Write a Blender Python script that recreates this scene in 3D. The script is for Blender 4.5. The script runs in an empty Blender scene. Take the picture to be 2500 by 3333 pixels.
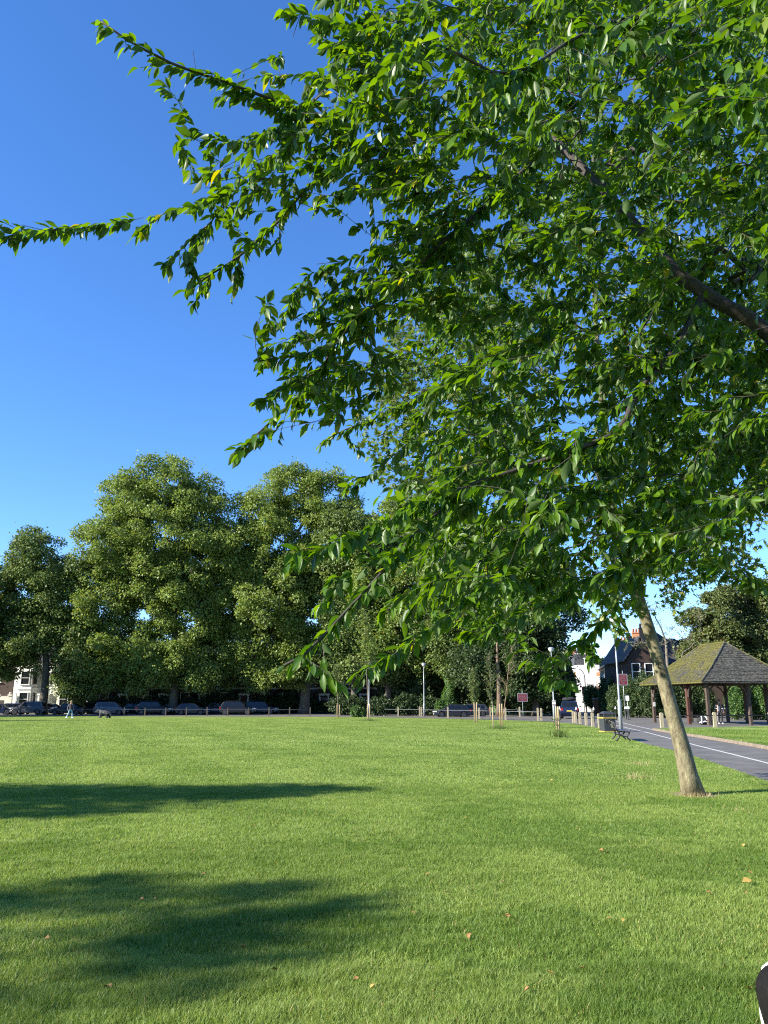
import bpy, math, random
import numpy as np
from mathutils import Vector

# ------------------------------------------------------------------ camera, world, sun, exposure
SC = bpy.context.scene
CAMZ, PITCH, FPX = 1.6, math.radians(13.4), 2600.0
cam_d = bpy.data.cameras.new("camera")
cam = bpy.data.objects.new("camera", cam_d)
SC.collection.objects.link(cam)
cam.location = (0, 0, CAMZ)
cam.rotation_euler = (math.radians(90) + PITCH, 0, 0)
cam_d.sensor_fit = 'VERTICAL'
cam_d.sensor_height = 36.0
cam_d.lens = FPX / 3333.0 * 36.0
cam_d.clip_start, cam_d.clip_end = 0.05, 3000
SC.camera = cam

SUN_EL = math.radians(27)
SX, SY = -math.cos(math.radians(20)), -math.sin(math.radians(20))      # towards the sun, in plan
world = bpy.data.worlds.new("World")
SC.world = world
world.use_nodes = True
wn = world.node_tree
sky = wn.nodes.new("ShaderNodeTexSky")
sky.sky_type = 'NISHITA'
sky.sun_disc = False
sky.sun_elevation = SUN_EL
sky.sun_rotation = math.atan2(SX, SY)
sky.air_density, sky.dust_density, sky.ozone_density = 1.0, 0.0, 5.0
bgn = wn.nodes["Background"]
bgn.inputs[1].default_value = 0.10
shs = wn.nodes.new("ShaderNodeHueSaturation")
shs.inputs["Saturation"].default_value = 1.13
stn = wn.nodes.new("ShaderNodeMix"); stn.data_type = 'RGBA'; stn.blend_type = 'MULTIPLY'; stn.inputs[0].default_value = 1.0
stn.inputs[7].default_value = (0.95, 0.98, 1.15, 1)
wn.links.new(sky.outputs[0], shs.inputs["Color"])
wn.links.new(shs.outputs[0], stn.inputs[6])
wn.links.new(stn.outputs[2], bgn.inputs[0])

sun_d = bpy.data.lights.new("sun", 'SUN')
sun_d.energy = 5.0
sun_d.angle = math.radians(0.53)
sun_d.color = (1.0, 0.94, 0.82)
sun = bpy.data.objects.new("sun", sun_d)
SC.collection.objects.link(sun)
to_sun = Vector((SX * math.cos(SUN_EL), SY * math.cos(SUN_EL), math.sin(SUN_EL)))
sun.rotation_euler = to_sun.to_track_quat('Z', 'Y').to_euler()

SC.view_settings.view_transform = 'Standard'
SC.view_settings.look = 'None'
SC.view_settings.exposure = 1.38
SC.view_settings.gamma = 1.0
SC.render.engine = 'CYCLES'
SC.cycles.max_bounces = 6
SC.cycles.diffuse_bounces = 3
SC.cycles.transmission_bounces = 3
SC.cycles.glossy_bounces = 2
SC.cycles.use_denoising = False
SC.cycles.filter_width = 1.15

# ------------------------------------------------------------------ helpers
rng = np.random.default_rng(7)
random.seed(7)
R = math.radians
COL = SC.collection


def ray(px, py):
    cx, cy = (px - 1250) / FPX, (1666.5 - py) / FPX
    s, c = math.sin(PITCH), math.cos(PITCH)
    return np.array([cx, c - cy * s, s + cy * c])


def P(px, py, Y):
    d = ray(px, py)
    return np.array([0, 0, CAMZ]) + d * (Y / d[1])


def G(px, py, z=0.0):
    d = ray(px, py)
    return np.array([0, 0, CAMZ]) + d * ((z - CAMZ) / d[2])


def norm(v):
    v = np.asarray(v, float)
    return v / np.maximum(np.linalg.norm(v, axis=-1, keepdims=True), 1e-9)


def tag(o, label=None, cat=None, group=None, kind=None):
    if label: o["label"] = label
    if cat: o["category"] = cat
    if group: o["group"] = group
    if kind: o["kind"] = kind
    return o


def empty(name, loc, label, cat, group=None, rz=0.0):
    o = bpy.data.objects.new(name, None)
    o.empty_display_size = 0.1
    COL.objects.link(o)
    o.location = tuple(float(a) for a in loc)
    o.rotation_euler = (0, 0, rz)
    return tag(o, label, cat, group)


class MB:
    """collects primitives, then links them as one mesh object"""
    def __init__(s):
        s.v, s.f, s.sm = [], [], []

    def add(s, vs, fs, smooth=False):
        n = len(s.v)
        s.v += [tuple(float(c) for c in p) for p in vs]
        s.f += [tuple(i + n for i in f) for f in fs]
        s.sm += [smooth] * len(fs)
        return s

    def box(s, c, size, rz=0.0, ry=0.0, rx=0.0, taper=1.0):
        hx, hy, hz = size[0] / 2, size[1] / 2, size[2] / 2
        vs = []
        for z in (-hz, hz):
            k = taper if z > 0 else 1
            for x, y in ((-hx, -hy), (hx, -hy), (hx, hy), (-hx, hy)):
                vs.append([x * k, y * k, z])
        vs = np.array(vs)
        if rx:
            a, b = math.cos(rx), math.sin(rx); vs = vs @ np.array([[1, 0, 0], [0, a, b], [0, -b, a]])
        if ry:
            a, b = math.cos(ry), math.sin(ry); vs = vs @ np.array([[a, 0, -b], [0, 1, 0], [b, 0, a]])
        if rz:
            a, b = math.cos(rz), math.sin(rz); vs = vs @ np.array([[a, b, 0], [-b, a, 0], [0, 0, 1]])
        vs = vs + np.array(c)
        return s.add(vs, [(3, 2, 1, 0), (4, 5, 6, 7), (0, 1, 5, 4), (1, 2, 6, 5), (2, 3, 7, 6), (3, 0, 4, 7)])

    def tube(s, pts, rads, n=8, cap=True, smooth=True):
        pts = np.asarray(pts, float)
        m = len(pts)
        if np.isscalar(rads): rads = [rads] * m
        t = np.zeros_like(pts)
        t[1:-1] = pts[2:] - pts[:-2]
        t[0], t[-1] = pts[1] - pts[0], pts[-1] - pts[-2]
        t = norm(t)
        ref = np.array([0, 0, 1.0]) if abs(t[0][2]) < 0.9 else np.array([1.0, 0, 0])
        u = norm(np.cross(t[0], ref))
        vs = []
        ang = np.arange(n) * 2 * math.pi / n
        for i in range(m):
            u = norm(u - t[i] * np.dot(u, t[i]))
            w = np.cross(t[i], u)
            ring = pts[i] + rads[i] * (np.cos(ang)[:, None] * u + np.sin(ang)[:, None] * w)
            vs += list(ring)
        fs = []
        for i in range(m - 1):
            for k in range(n):
                a, b = i * n + k, i * n + (k + 1) % n
                fs.append((a, b, b + n, a + n))
        s.add(vs, fs, smooth)
        if cap and n > 3:
            k0 = len(s.v) - m * n
            s.f.append(tuple(k0 + i for i in reversed(range(n)))); s.sm.append(False)
            s.f.append(tuple(k0 + (m - 1) * n + i for i in range(n))); s.sm.append(False)
        return s

    def lathe(s, c, prof, n=16, smooth=True):
        """prof: list of (radius, z)"""
        vs, fs = [], []
        for r, z in prof:
            for k in range(n):
                a = 2 * math.pi * k / n
                vs.append((c[0] + r * math.cos(a), c[1] + r * math.sin(a), c[2] + z))
        for i in range(len(prof) - 1):
            for k in range(n):
                a, b = i * n + k, i * n + (k + 1) % n
                fs.append((a, b, b + n, a + n))
        fs.append(tuple(reversed(range(n))))
        fs.append(tuple((len(prof) - 1) * n + k for k in range(n)))
        return s.add(vs, fs, smooth)

    def ball(s, c, r, n=10, m=7):
        rx, ry, rz = (r, r, r) if np.isscalar(r) else r
        vs, fs = [], []
        for i in range(m + 1):
            th = math.pi * (i / m) - math.pi / 2
            rr = max(math.cos(th), 0.02)
            for k in range(n):
                a = 2 * math.pi * k / n
                vs.append((c[0] + rx * rr * math.cos(a), c[1] + ry * rr * math.sin(a), c[2] + rz * math.sin(th)))
        for i in range(m):
            for k in range(n):
                a, b = i * n + k, i * n + (k + 1) % n
                fs.append((a, b, b + n, a + n))
        return s.add(vs, fs, True)

    def prism(s, poly, axis, a0, a1):
        """2-D polygon extruded along axis 'x','y','z' from a0 to a1"""
        n = len(poly)
        def mk(p, a):
            if axis == 'x': return (a, p[0], p[1])
            if axis == 'y': return (p[0], a, p[1])
            return (p[0], p[1], a)
        vs = [mk(p, a0) for p in poly] + [mk(p, a1) for p in poly]
        fs = [tuple(reversed(range(n))), tuple(n + i for i in range(n))]
        fs += [(i, (i + 1) % n, n + (i + 1) % n, n + i) for i in range(n)]
        return s.add(vs, fs)

    def build(s, name, mat, parent=None, loc=None):
        me = bpy.data.meshes.new(name)
        me.from_pydata(s.v, [], s.f)
        me.polygons.foreach_set("use_smooth", s.sm)
        me.materials.append(mat)
        me.update()
        o = bpy.data.objects.new(name, me)
        COL.objects.link(o)
        if parent is not None: o.parent = parent
        if loc is not None: o.location = tuple(float(a) for a in loc)
        return o


def bevel(o, w=0.01, seg=2):
    m = o.modifiers.new("bevel", 'BEVEL')
    m.width, m.segments, m.limit_method = w, seg, 'ANGLE'
    return o


def np_mesh(name, V, quads, tris, mat, parent=None, rnd=None, smooth=True):
    V = np.asarray(V, np.float32)
    me = bpy.data.meshes.new(name)
    nq, nt = len(quads), len(tris)
    me.vertices.add(len(V))
    me.vertices.foreach_set("co", V.ravel())
    me.loops.add(nq * 4 + nt * 3)
    li = np.concatenate([np.asarray(quads, np.int32).ravel(), np.asarray(tris, np.int32).ravel()])
    me.loops.foreach_set("vertex_index", li)
    me.polygons.add(nq + nt)
    st = np.concatenate([np.arange(nq) * 4, nq * 4 + np.arange(nt) * 3]).astype(np.int32)
    me.polygons.foreach_set("loop_start", st)
    if smooth: me.polygons.foreach_set("use_smooth", np.ones(nq + nt, bool))
    me.update(calc_edges=True)
    if rnd is not None:
        a = me.attributes.new("rnd", 'FLOAT', 'POINT')
        a.data.foreach_set("value", np.asarray(rnd, np.float32))
    me.materials.append(mat)
    o = bpy.data.objects.new(name, me)
    COL.objects.link(o)
    if parent is not None: o.parent = parent
    return o


# ------------------------------------------------------------------ materials
def newmat(name):
    m = bpy.data.materials.new(name)
    m.use_nodes = True
    nt = m.node_tree
    return m, nt, nt.nodes["Principled BSDF"]


def mat(name, col, rough=0.6, metal=0.0, col2=None, scale=8.0, bump=0.0, spec=0.5, detail=6, stretch=None):
    m, nt, b = newmat(name)
    b.inputs["Roughness"].default_value = rough
    b.inputs["Metallic"].default_value = metal
    b.inputs["Specular IOR Level"].default_value = spec
    if col2 is None: col2 = tuple(c * 0.8 for c in col)
    tc = nt.nodes.new("ShaderNodeTexCoord")
    src = tc.outputs["Object"]
    if stretch:
        mp = nt.nodes.new("ShaderNodeMapping")
        mp.inputs["Scale"].default_value = stretch
        nt.links.new(src, mp.inputs[0]); src = mp.outputs[0]
    no = nt.nodes.new("ShaderNodeTexNoise")
    no.inputs["Scale"].default_value = scale
    no.inputs["Detail"].default_value = detail
    nt.links.new(src, no.inputs["Vector"])
    cr = nt.nodes.new("ShaderNodeValToRGB")
    cr.color_ramp.elements[0].position, cr.color_ramp.elements[1].position = 0.35, 0.65
    cr.color_ramp.elements[0].color = (*col, 1)
    cr.color_ramp.elements[1].color = (*col2, 1)
    nt.links.new(no.outputs[0], cr.inputs[0])
    nt.links.new(cr.outputs[0], b.inputs["Base Color"])
    if bump:
        bp = nt.nodes.new("ShaderNodeBump")
        bp.inputs["Strength"].default_value = bump
        bp.inputs["Distance"].default_value = 0.02
        nt.links.new(no.outputs[0], bp.inputs["Height"])
        nt.links.new(bp.outputs[0], b.inputs["Normal"])
    return m


def leafmat(name, dark, light, rare, back, trans=0.35, rough=0.45, rare_at=0.97, spec=0.35):
    m, nt, b = newmat(name)
    at = nt.nodes.new("ShaderNodeAttribute"); at.attribute_name = "rnd"
    cr = nt.nodes.new("ShaderNodeValToRGB")
    e = cr.color_ramp.elements
    e[0].position, e[0].color = 0.0, (*dark, 1)
    e[1].position, e[1].color = rare_at - 0.02, (*light, 1)
    x = e.new(rare_at); x.color = (*rare, 1)
    nt.links.new(at.outputs["Fac"], cr.inputs[0])
    ge = nt.nodes.new("ShaderNodeNewGeometry")
    mx = nt.nodes.new("ShaderNodeMix"); mx.data_type = 'RGBA'
    nt.links.new(ge.outputs["Backfacing"], mx.inputs[0])
    nt.links.new(cr.outputs[0], mx.inputs[6])
    mb = nt.nodes.new("ShaderNodeMix"); mb.data_type = 'RGBA'
    mb.inputs[0].default_value = 0.6
    nt.links.new(cr.outputs[0], mb.inputs[6]); mb.inputs[7].default_value = (*back, 1)
    nt.links.new(mb.outputs[2], mx.inputs[7])
    nt.links.new(mx.outputs[2], b.inputs["Base Color"])
    b.inputs["Roughness"].default_value = rough
    b.inputs["Specular IOR Level"].default_value = spec
    tr = nt.nodes.new("ShaderNodeBsdfTranslucent")
    hs = nt.nodes.new("ShaderNodeHueSaturation")
    hs.inputs["Hue"].default_value = 0.485
    hs.inputs["Saturation"].default_value = 1.1
    hs.inputs["Value"].default_value = 2.1
    nt.links.new(cr.outputs[0], hs.inputs["Color"])
    nt.links.new(hs.outputs[0], tr.inputs[0])
    ms = nt.nodes.new("ShaderNodeMixShader")
    ms.inputs[0].default_value = trans
    nt.links.new(b.outputs[0], ms.inputs[1]); nt.links.new(tr.outputs[0], ms.inputs[2])
    nt.links.new(ms.outputs[0], nt.nodes["Material Output"].inputs[0])
    return m


M = {}
M['cherry_leaf'] = leafmat("cherry_leaf", (0.026, 0.080, 0.004), (0.094, 0.184, 0.008), (0.26, 0.24, 0.02), (0.15, 0.20, 0.09), 0.42, 0.42, 0.9985, 0.4)
M['plane_leaf'] = leafmat("plane_leaf", (0.035, 0.085, 0.010), (0.105, 0.165, 0.022), (0.24, 0.22, 0.04), (0.15, 0.19, 0.08), 0.30, 0.5, 0.985)
M['far_leaf'] = leafmat("far_plane_leaf", (0.075, 0.125, 0.014), (0.215, 0.285, 0.064), (0.28, 0.25, 0.07), (0.20, 0.23, 0.09), 0.28, 0.55, 0.97)
M['far_leaf_green'] = leafmat("far_green_leaf", (0.045, 0.090, 0.014), (0.165, 0.220, 0.055), (0.18, 0.17, 0.05), (0.10, 0.13, 0.05), 0.20, 0.55, 0.98)
M['dark_leaf'] = leafmat("dark_evergreen_leaf", (0.022, 0.045, 0.013), (0.055, 0.090, 0.024), (0.10, 0.11, 0.03), (0.06, 0.09, 0.04), 0.15, 0.5, 0.97)
M['hedge_leaf'] = leafmat("hedge_leaf", (0.035, 0.085, 0.018), (0.080, 0.150, 0.030), (0.15, 0.17, 0.04), (0.10, 0.14, 0.06), 0.22, 0.45, 0.97)
M['brown_leaf'] = leafmat("brownish_leaf", (0.050, 0.078, 0.018), (0.125, 0.150, 0.040), (0.20, 0.13, 0.05), (0.11, 0.12, 0.06), 0.2, 0.55, 0.9)
M['sapling_leaf'] = leafmat("sapling_leaf", (0.055, 0.100, 0.020), (0.13, 0.17, 0.045), (0.24, 0.17, 0.06), (0.13, 0.16, 0.08), 0.28, 0.5, 0.95)
M['cherry_bark'] = mat("cherry_bark", (0.026, 0.020, 0.017), 0.8, 0, (0.062, 0.050, 0.043), 14, 0.5, stretch=(1, 1, 1))
M['far_bark'] = mat("far_bark", (0.060, 0.050, 0.036), 0.85, 0, (0.12, 0.10, 0.07), 3, 0.6)
M['bare_bark'] = mat("bare_bark", (0.19, 0.165, 0.12), 0.8, 0, (0.12, 0.10, 0.075), 4, 0.3)
M['red_twig'] = mat("red_twig_bark", (0.20, 0.105, 0.07), 0.7, 0, (0.28, 0.19, 0.13), 6, 0.1)
M['stem_brown'] = mat('brown_trunk', (0.15, 0.105, 0.065), 0.8, 0, (0.09, 0.065, 0.042), 4, 0.4)
M['stake_wood'] = mat("stake_wood", (0.50, 0.36, 0.20), 0.75, 0, (0.37, 0.26, 0.14), 9, 0.2, stretch=(6, 6, 0.8))
M['post_wood'] = mat("post_wood", (0.42, 0.36, 0.24), 0.8, 0, (0.27, 0.23, 0.15), 7, 0.3, stretch=(6, 6, 0.8))
M['dark_wood'] = mat("dark_wood_post", (0.045, 0.04, 0.03), 0.8, 0, (0.08, 0.068, 0.05), 7, 0.3)
M['shelter_wood'] = mat("shelter_wood", (0.045, 0.031, 0.023), 0.8, 0, (0.095, 0.066, 0.048), 5, 0.25, stretch=(5, 5, 0.5))
M['shelter_red'] = mat("shelter_red_wood", (0.062, 0.022, 0.015), 0.75, 0, (0.10, 0.040, 0.027), 5, 0.2, stretch=(5, 5, 0.5))
M['rail_metal'] = mat("rail_metal", (0.055, 0.062, 0.066), 0.45, 0.4, (0.10, 0.105, 0.11), 10)
M['rail_grey'] = mat('grey_rail', (0.15, 0.155, 0.16), 0.5, 0.2, (0.10, 0.105, 0.11), 6)
M['black_metal'] = mat("black_metal", (0.012, 0.012, 0.013), 0.45, 0.2, (0.022, 0.022, 0.024), 20, spec=0.5)
M['galv'] = mat("galvanised_steel", (0.42, 0.45, 0.47), 0.45, 0.35, (0.34, 0.36, 0.38), 12)
M['white'] = mat("white_paint", (0.80, 0.80, 0.77), 0.6, 0, (0.74, 0.74, 0.71), 3)
M['cream'] = mat("cream_render", (0.66, 0.63, 0.52), 0.75, 0, (0.58, 0.55, 0.45), 1.5, 0.1)
M['white_render'] = mat("white_render", (0.78, 0.78, 0.75), 0.75, 0, (0.72, 0.72, 0.69), 0.7, 0.1)
M['shaded_render'] = mat("shaded_render", (0.085, 0.085, 0.08), 0.8, 0, (0.06, 0.06, 0.058), 1.2, 0.1)  # wall colour carries the shade under the plane trees
M['slate'] = mat("slate_roof", (0.035, 0.036, 0.040), 0.75, 0, (0.06, 0.06, 0.066), 5, 0.3, stretch=(1, 1, 6))
M['pot'] = mat("clay_pot", (0.48, 0.18, 0.09), 0.75, 0, (0.38, 0.15, 0.08), 6)
M['asphalt'] = mat("asphalt", (0.088, 0.080, 0.070), 0.9, 0, (0.140, 0.128, 0.112), 1.1, 0.3, detail=14)
M['pavement'] = mat("pavement", (0.20, 0.19, 0.17), 0.9, 0, (0.25, 0.235, 0.21), 5, 0.2, detail=10)
M['line'] = mat("road_line_paint", (0.66, 0.65, 0.60), 0.7, 0, (0.36, 0.35, 0.32), 9, detail=10)
M['kerb'] = mat("kerb_stone", (0.24, 0.19, 0.135), 0.85, 0, (0.15, 0.12, 0.09), 6, 0.4)
M['glass'] = mat("dark_glass", (0.012, 0.015, 0.018), 0.06, 0, (0.02, 0.024, 0.03), 2, spec=0.8)
M['car_glass'] = mat("car_glass", (0.006, 0.008, 0.009), 0.05, 0, (0.009, 0.011, 0.012), 2, spec=0.5)
M['tyre'] = mat("tyre_rubber", (0.014, 0.014, 0.014), 0.85)
M['rim'] = mat("alloy_rim", (0.10, 0.10, 0.105), 0.4, 0.5)
M['headlight'] = mat("headlight_lens", (0.55, 0.58, 0.60), 0.15, 0.1)
M['taillight'] = mat("tail_light_lens", (0.28, 0.012, 0.012), 0.2)
M['plate_yellow'] = mat("number_plate_yellow", (0.60, 0.48, 0.05), 0.5)
M['plate_white'] = mat("number_plate_white", (0.70, 0.70, 0.66), 0.5)
M['skin'] = mat("skin", (0.52, 0.30, 0.21), 0.55, 0, (0.46, 0.26, 0.18), 12)
M['maroon'] = mat("maroon_cloth", (0.105, 0.022, 0.035), 0.85, 0, (0.08, 0.018, 0.028), 20, 0.2)
M['grey_cloth'] = mat("grey_sleeve_cloth", (0.13, 0.14, 0.17), 0.85, 0, (0.10, 0.11, 0.13), 20, 0.2)
M['jeans'] = mat("pale_blue_denim", (0.27, 0.42, 0.50), 0.85, 0, (0.21, 0.34, 0.42), 25, 0.2)
M['navy_cloth'] = mat("navy_padded_cloth", (0.025, 0.045, 0.085), 0.7, 0, (0.018, 0.032, 0.06), 15, 0.3)
M['black_cloth'] = mat("black_cloth", (0.012, 0.012, 0.014), 0.85, 0, (0.02, 0.02, 0.022), 20, 0.2)
M['hair'] = mat("brown_hair", (0.035, 0.022, 0.014), 0.6)
M['pale_hair'] = mat("cropped_sandy_hair", (0.42, 0.28, 0.17), 0.7)
M['fur'] = mat("dark_grey_fur", (0.035, 0.035, 0.037), 0.85, 0, (0.10, 0.10, 0.104), 9, 0.4)
M['fur_pale'] = mat("pale_grey_fur", (0.12, 0.12, 0.122), 0.85, 0, (0.07, 0.07, 0.072), 9, 0.4)
M['sign_red'] = mat("sign_red", (0.155, 0.012, 0.02), 0.55, 0, (0.13, 0.010, 0.018), 6)
M['bin_grey'] = mat("bin_dark_grey", (0.030, 0.035, 0.040), 0.5, 0, (0.042, 0.046, 0.05), 10)
M['bin_notice'] = mat('bin_notice_plate', (0.16, 0.15, 0.13), 0.5, 0, (0.07, 0.065, 0.06), 30)
M['gold'] = mat("gold_band", (0.58, 0.45, 0.10), 0.4, 0.2, (0.50, 0.38, 0.08), 10)
M['bench_slat'] = mat("bench_slat", (0.085, 0.082, 0.085), 0.45, 0, (0.13, 0.125, 0.125), 8, 0.2, stretch=(1, 8, 8))
M['lamp_glass'] = mat("lamp_bowl", (0.62, 0.63, 0.62), 0.35, 0, (0.55, 0.56, 0.56), 5)
M['dry'] = leafmat("dry_grass_stem", (0.30, 0.24, 0.10), (0.45, 0.38, 0.20), (0.2, 0.2, 0.06), (0.4, 0.33, 0.17), 0.25, 0.6)
M['weed'] = leafmat("weed_leaf", (0.06, 0.115, 0.02), (0.15, 0.21, 0.045), (0.2, 0.18, 0.06), (0.1, 0.13, 0.05), 0.25, 0.55)
M['dead_leaf'] = mat("dead_leaf_brown", (0.23, 0.105, 0.035), 0.7, 0, (0.33, 0.17, 0.06), 60)
M['dead_leaf_yellow'] = mat("dead_leaf_yellow", (0.45, 0.31, 0.08), 0.65, 0, (0.36, 0.22, 0.05), 40)
M['pram_black'] = mat("chair_black_fabric", (0.006, 0.0055, 0.0055), 0.8, 0, (0.010, 0.009, 0.009), 60, 0.2, spec=0.15)
M['pram_white'] = mat("chair_white_tube", (0.72, 0.72, 0.74), 0.35, 0, (0.66, 0.66, 0.68), 10)


def brick_mat(name, c1, c2, mortar, scale=1.0):
    m, nt, b = newmat(name)
    tc = nt.nodes.new("ShaderNodeTexCoord")
    mp = nt.nodes.new("ShaderNodeMapping")
    mp.inputs["Rotation"].default_value = (R(90), 0, 0)
    br = nt.nodes.new("ShaderNodeTexBrick")
    br.inputs["Scale"].default_value = scale
    br.inputs["Brick Width"].default_value = 0.23
    br.inputs["Row Height"].default_value = 0.075
    br.inputs["Mortar Size"].default_value = 0.008
    br.inputs["Color1"].default_value = (*c1, 1)
    br.inputs["Color2"].default_value = (*c2, 1)
    br.inputs["Mortar"].default_value = (*mortar, 1)
    nt.links.new(tc.outputs["Object"], mp.inputs[0])
    nt.links.new(mp.outputs[0], br.inputs[0])
    nt.links.new(br.outputs[0], b.inputs["Base Color"])
    b.inputs["Roughness"].default_value = 0.85
    return m


M['brick_dark'] = brick_mat("dark_brick", (0.060, 0.030, 0.022), (0.045, 0.025, 0.019), (0.055, 0.047, 0.04))  # dark brick, taken darker still to stand in for shade on the fronts
M['brick_orange'] = brick_mat("orange_brick", (0.52, 0.20, 0.085), (0.44, 0.17, 0.07), (0.40, 0.27, 0.17))
M['brick_yellow'] = brick_mat("yellow_stock_brick", (0.46, 0.31, 0.13), (0.40, 0.26, 0.11), (0.38, 0.30, 0.20))


def car_paint(name, c):
    m = mat(name, c, 0.35, 0.25, tuple(x * 0.9 for x in c), 3)
    b = m.node_tree.nodes["Principled BSDF"]
    b.inputs["Coat Weight"].default_value = 0.35
    b.inputs["Specular IOR Level"].default_value = 0.3
    b.inputs["Coat Roughness"].default_value = 0.04
    return m


for nm, c in (('navy', (0.012, 0.022, 0.060)), ('silver', (0.075, 0.078, 0.085)), ('grey', (0.045, 0.048, 0.055)), ('black', (0.008, 0.008, 0.010)),  # silver set far darker, with the shade of the parked row in it
              ('blue', (0.010, 0.028, 0.11)), ('white', (0.16, 0.19, 0.25)), ('charcoal', (0.022, 0.025, 0.032))):
    M['car_' + nm] = car_paint("car_paint_" + nm, c)

# lawn
m, nt, b = newmat("lawn")
geo = nt.nodes.new("ShaderNodeNewGeometry")
n1 = nt.nodes.new("ShaderNodeTexNoise"); n1.inputs["Scale"].default_value = 0.35; n1.inputs["Detail"].default_value = 5
n2 = nt.nodes.new("ShaderNodeTexNoise"); n2.inputs["Scale"].default_value = 9.0; n2.inputs["Detail"].default_value = 8
mpn = nt.nodes.new("ShaderNodeMapping"); mpn.inputs["Scale"].default_value = (1.0, 0.35, 1)
nt.links.new(geo.outputs["Position"], n1.inputs["Vector"])
nt.links.new(geo.outputs["Position"], mpn.inputs[0]); nt.links.new(mpn.outputs[0], n2.inputs["Vector"])
c1 = nt.nodes.new("ShaderNodeValToRGB")
c1.color_ramp.elements[0].position, c1.color_ramp.elements[1].position = 0.38, 0.62
c1.color_ramp.elements[0].color = (0.140, 0.210, 0.032, 1)
c1.color_ramp.elements[1].color = (0.240, 0.305, 0.070, 1)
c2 = nt.nodes.new("ShaderNodeValToRGB")
c2.color_ramp.elements[0].position, c2.color_ramp.elements[1].position = 0.3, 0.7
c2.color_ramp.elements[0].color = (0.62, 0.62, 0.62, 1)
c2.color_ramp.elements[1].color = (1.2, 1.2, 1.2, 1)
mm = nt.nodes.new("ShaderNodeMix"); mm.data_type = 'RGBA'; mm.blend_type = 'MULTIPLY'; mm.inputs[0].default_value = 1
nt.links.new(n1.outputs[0], c1.inputs[0]); nt.links.new(n2.outputs[0], c2.inputs[0])
nt.links.new(c1.outputs[0], mm.inputs[6]); nt.links.new(c2.outputs[0], mm.inputs[7])
nt.links.new(mm.outputs[2], b.inputs["Base Color"])
b.inputs["Roughness"].default_value = 0.9
b.inputs["Specular IOR Level"].default_value = 0.15
bp = nt.nodes.new("ShaderNodeBump"); bp.inputs["Strength"].default_value = 0.8; bp.inputs["Distance"].default_value = 0.08
nt.links.new(n2.outputs[0], bp.inputs["Height"]); nt.links.new(bp.outputs[0], b.inputs["Normal"])
M['lawn'] = m

# grass blade: green to yellow-green by blade, with broad patches
m = leafmat("grass_blade", (0.074, 0.145, 0.017), (0.262, 0.335, 0.085), (0.36, 0.30, 0.12), (0.15, 0.21, 0.045), 0.34, 0.5, 0.975, 0.3)
M['grass'] = m

# mossy shelter roof
m, nt, b = newmat("mossy_stone_roof")
tc = nt.nodes.new("ShaderNodeTexCoord")
na = nt.nodes.new("ShaderNodeTexNoise"); na.inputs["Scale"].default_value = 0.75; na.inputs["Detail"].default_value = 6
nb = nt.nodes.new("ShaderNodeTexNoise"); nb.inputs["Scale"].default_value = 7; nb.inputs["Detail"].default_value = 8
nt.links.new(tc.outputs["Object"], na.inputs["Vector"]); nt.links.new(tc.outputs["Object"], nb.inputs["Vector"])
sep = nt.nodes.new("ShaderNodeSeparateXYZ"); nt.links.new(tc.outputs["Object"], sep.inputs[0])
gx = nt.nodes.new("ShaderNodeMapRange")      # moss grows on the west slope
gx.inputs["From Min"].default_value, gx.inputs["From Max"].default_value = -0.7, -2.2
gx.inputs["To Min"].default_value, gx.inputs["To Max"].default_value = -0.15, 0.22
geo = nt.nodes.new("ShaderNodeNewGeometry")
sn = nt.nodes.new("ShaderNodeSeparateXYZ"); nt.links.new(geo.outputs["True Normal"], sn.inputs[0])
gx.inputs["From Min"].default_value, gx.inputs["From Max"].default_value = 0.0, -0.55
nt.links.new(sn.outputs["X"], gx.inputs["Value"])
ad = nt.nodes.new("ShaderNodeMath"); ad.operation = 'ADD'
nt.links.new(na.outputs[0], ad.inputs[0]); nt.links.new(gx.outputs[0], ad.inputs[1])
am = nt.nodes.new("ShaderNodeMath"); am.operation = 'MULTIPLY_ADD'; am.inputs[1].default_value = 0.5
nt.links.new(nb.outputs[0], am.inputs[0]); nt.links.new(ad.outputs[0], am.inputs[2])
cm = nt.nodes.new("ShaderNodeValToRGB")
cm.color_ramp.elements[0].position, cm.color_ramp.elements[0].color = 0.74, (0, 0, 0, 1)
cm.color_ramp.elements[1].position, cm.color_ramp.elements[1].color = 0.98, (1, 1, 1, 1)
nt.links.new(am.outputs[0], cm.inputs[0])
cs = nt.nodes.new("ShaderNodeValToRGB")
cs.color_ramp.elements[0].position, cs.color_ramp.elements[0].color = 0.38, (0.028, 0.026, 0.021, 1)
cs.color_ramp.elements[1].position, cs.color_ramp.elements[1].color = 0.68, (0.125, 0.118, 0.095, 1)
nt.links.new(nb.outputs[0], cs.inputs[0])
cg = nt.nodes.new("ShaderNodeValToRGB")
cg.color_ramp.elements[0].position, cg.color_ramp.elements[0].color = 0.35, (0.045, 0.045, 0.010, 1)
cg.color_ramp.elements[1].position, cg.color_ramp.elements[1].color = 0.65, (0.125, 0.112, 0.016, 1)
nt.links.new(nb.outputs[0], cg.inputs[0])
mx = nt.nodes.new("ShaderNodeMix"); mx.data_type = 'RGBA'
nt.links.new(cm.outputs[0], mx.inputs[0]); nt.links.new(cs.outputs[0], mx.inputs[6]); nt.links.new(cg.outputs[0], mx.inputs[7])
nt.links.new(mx.outputs[2], b.inputs["Base Color"]); b.inputs["Roughness"].default_value = 0.9
bp = nt.nodes.new("ShaderNodeBump"); bp.inputs["Strength"].default_value = 0.7; bp.inputs["Distance"].default_value = 0.06
nt.links.new(nb.outputs[0], bp.inputs["Height"]); nt.links.new(bp.outputs[0], b.inputs["Normal"])
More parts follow.
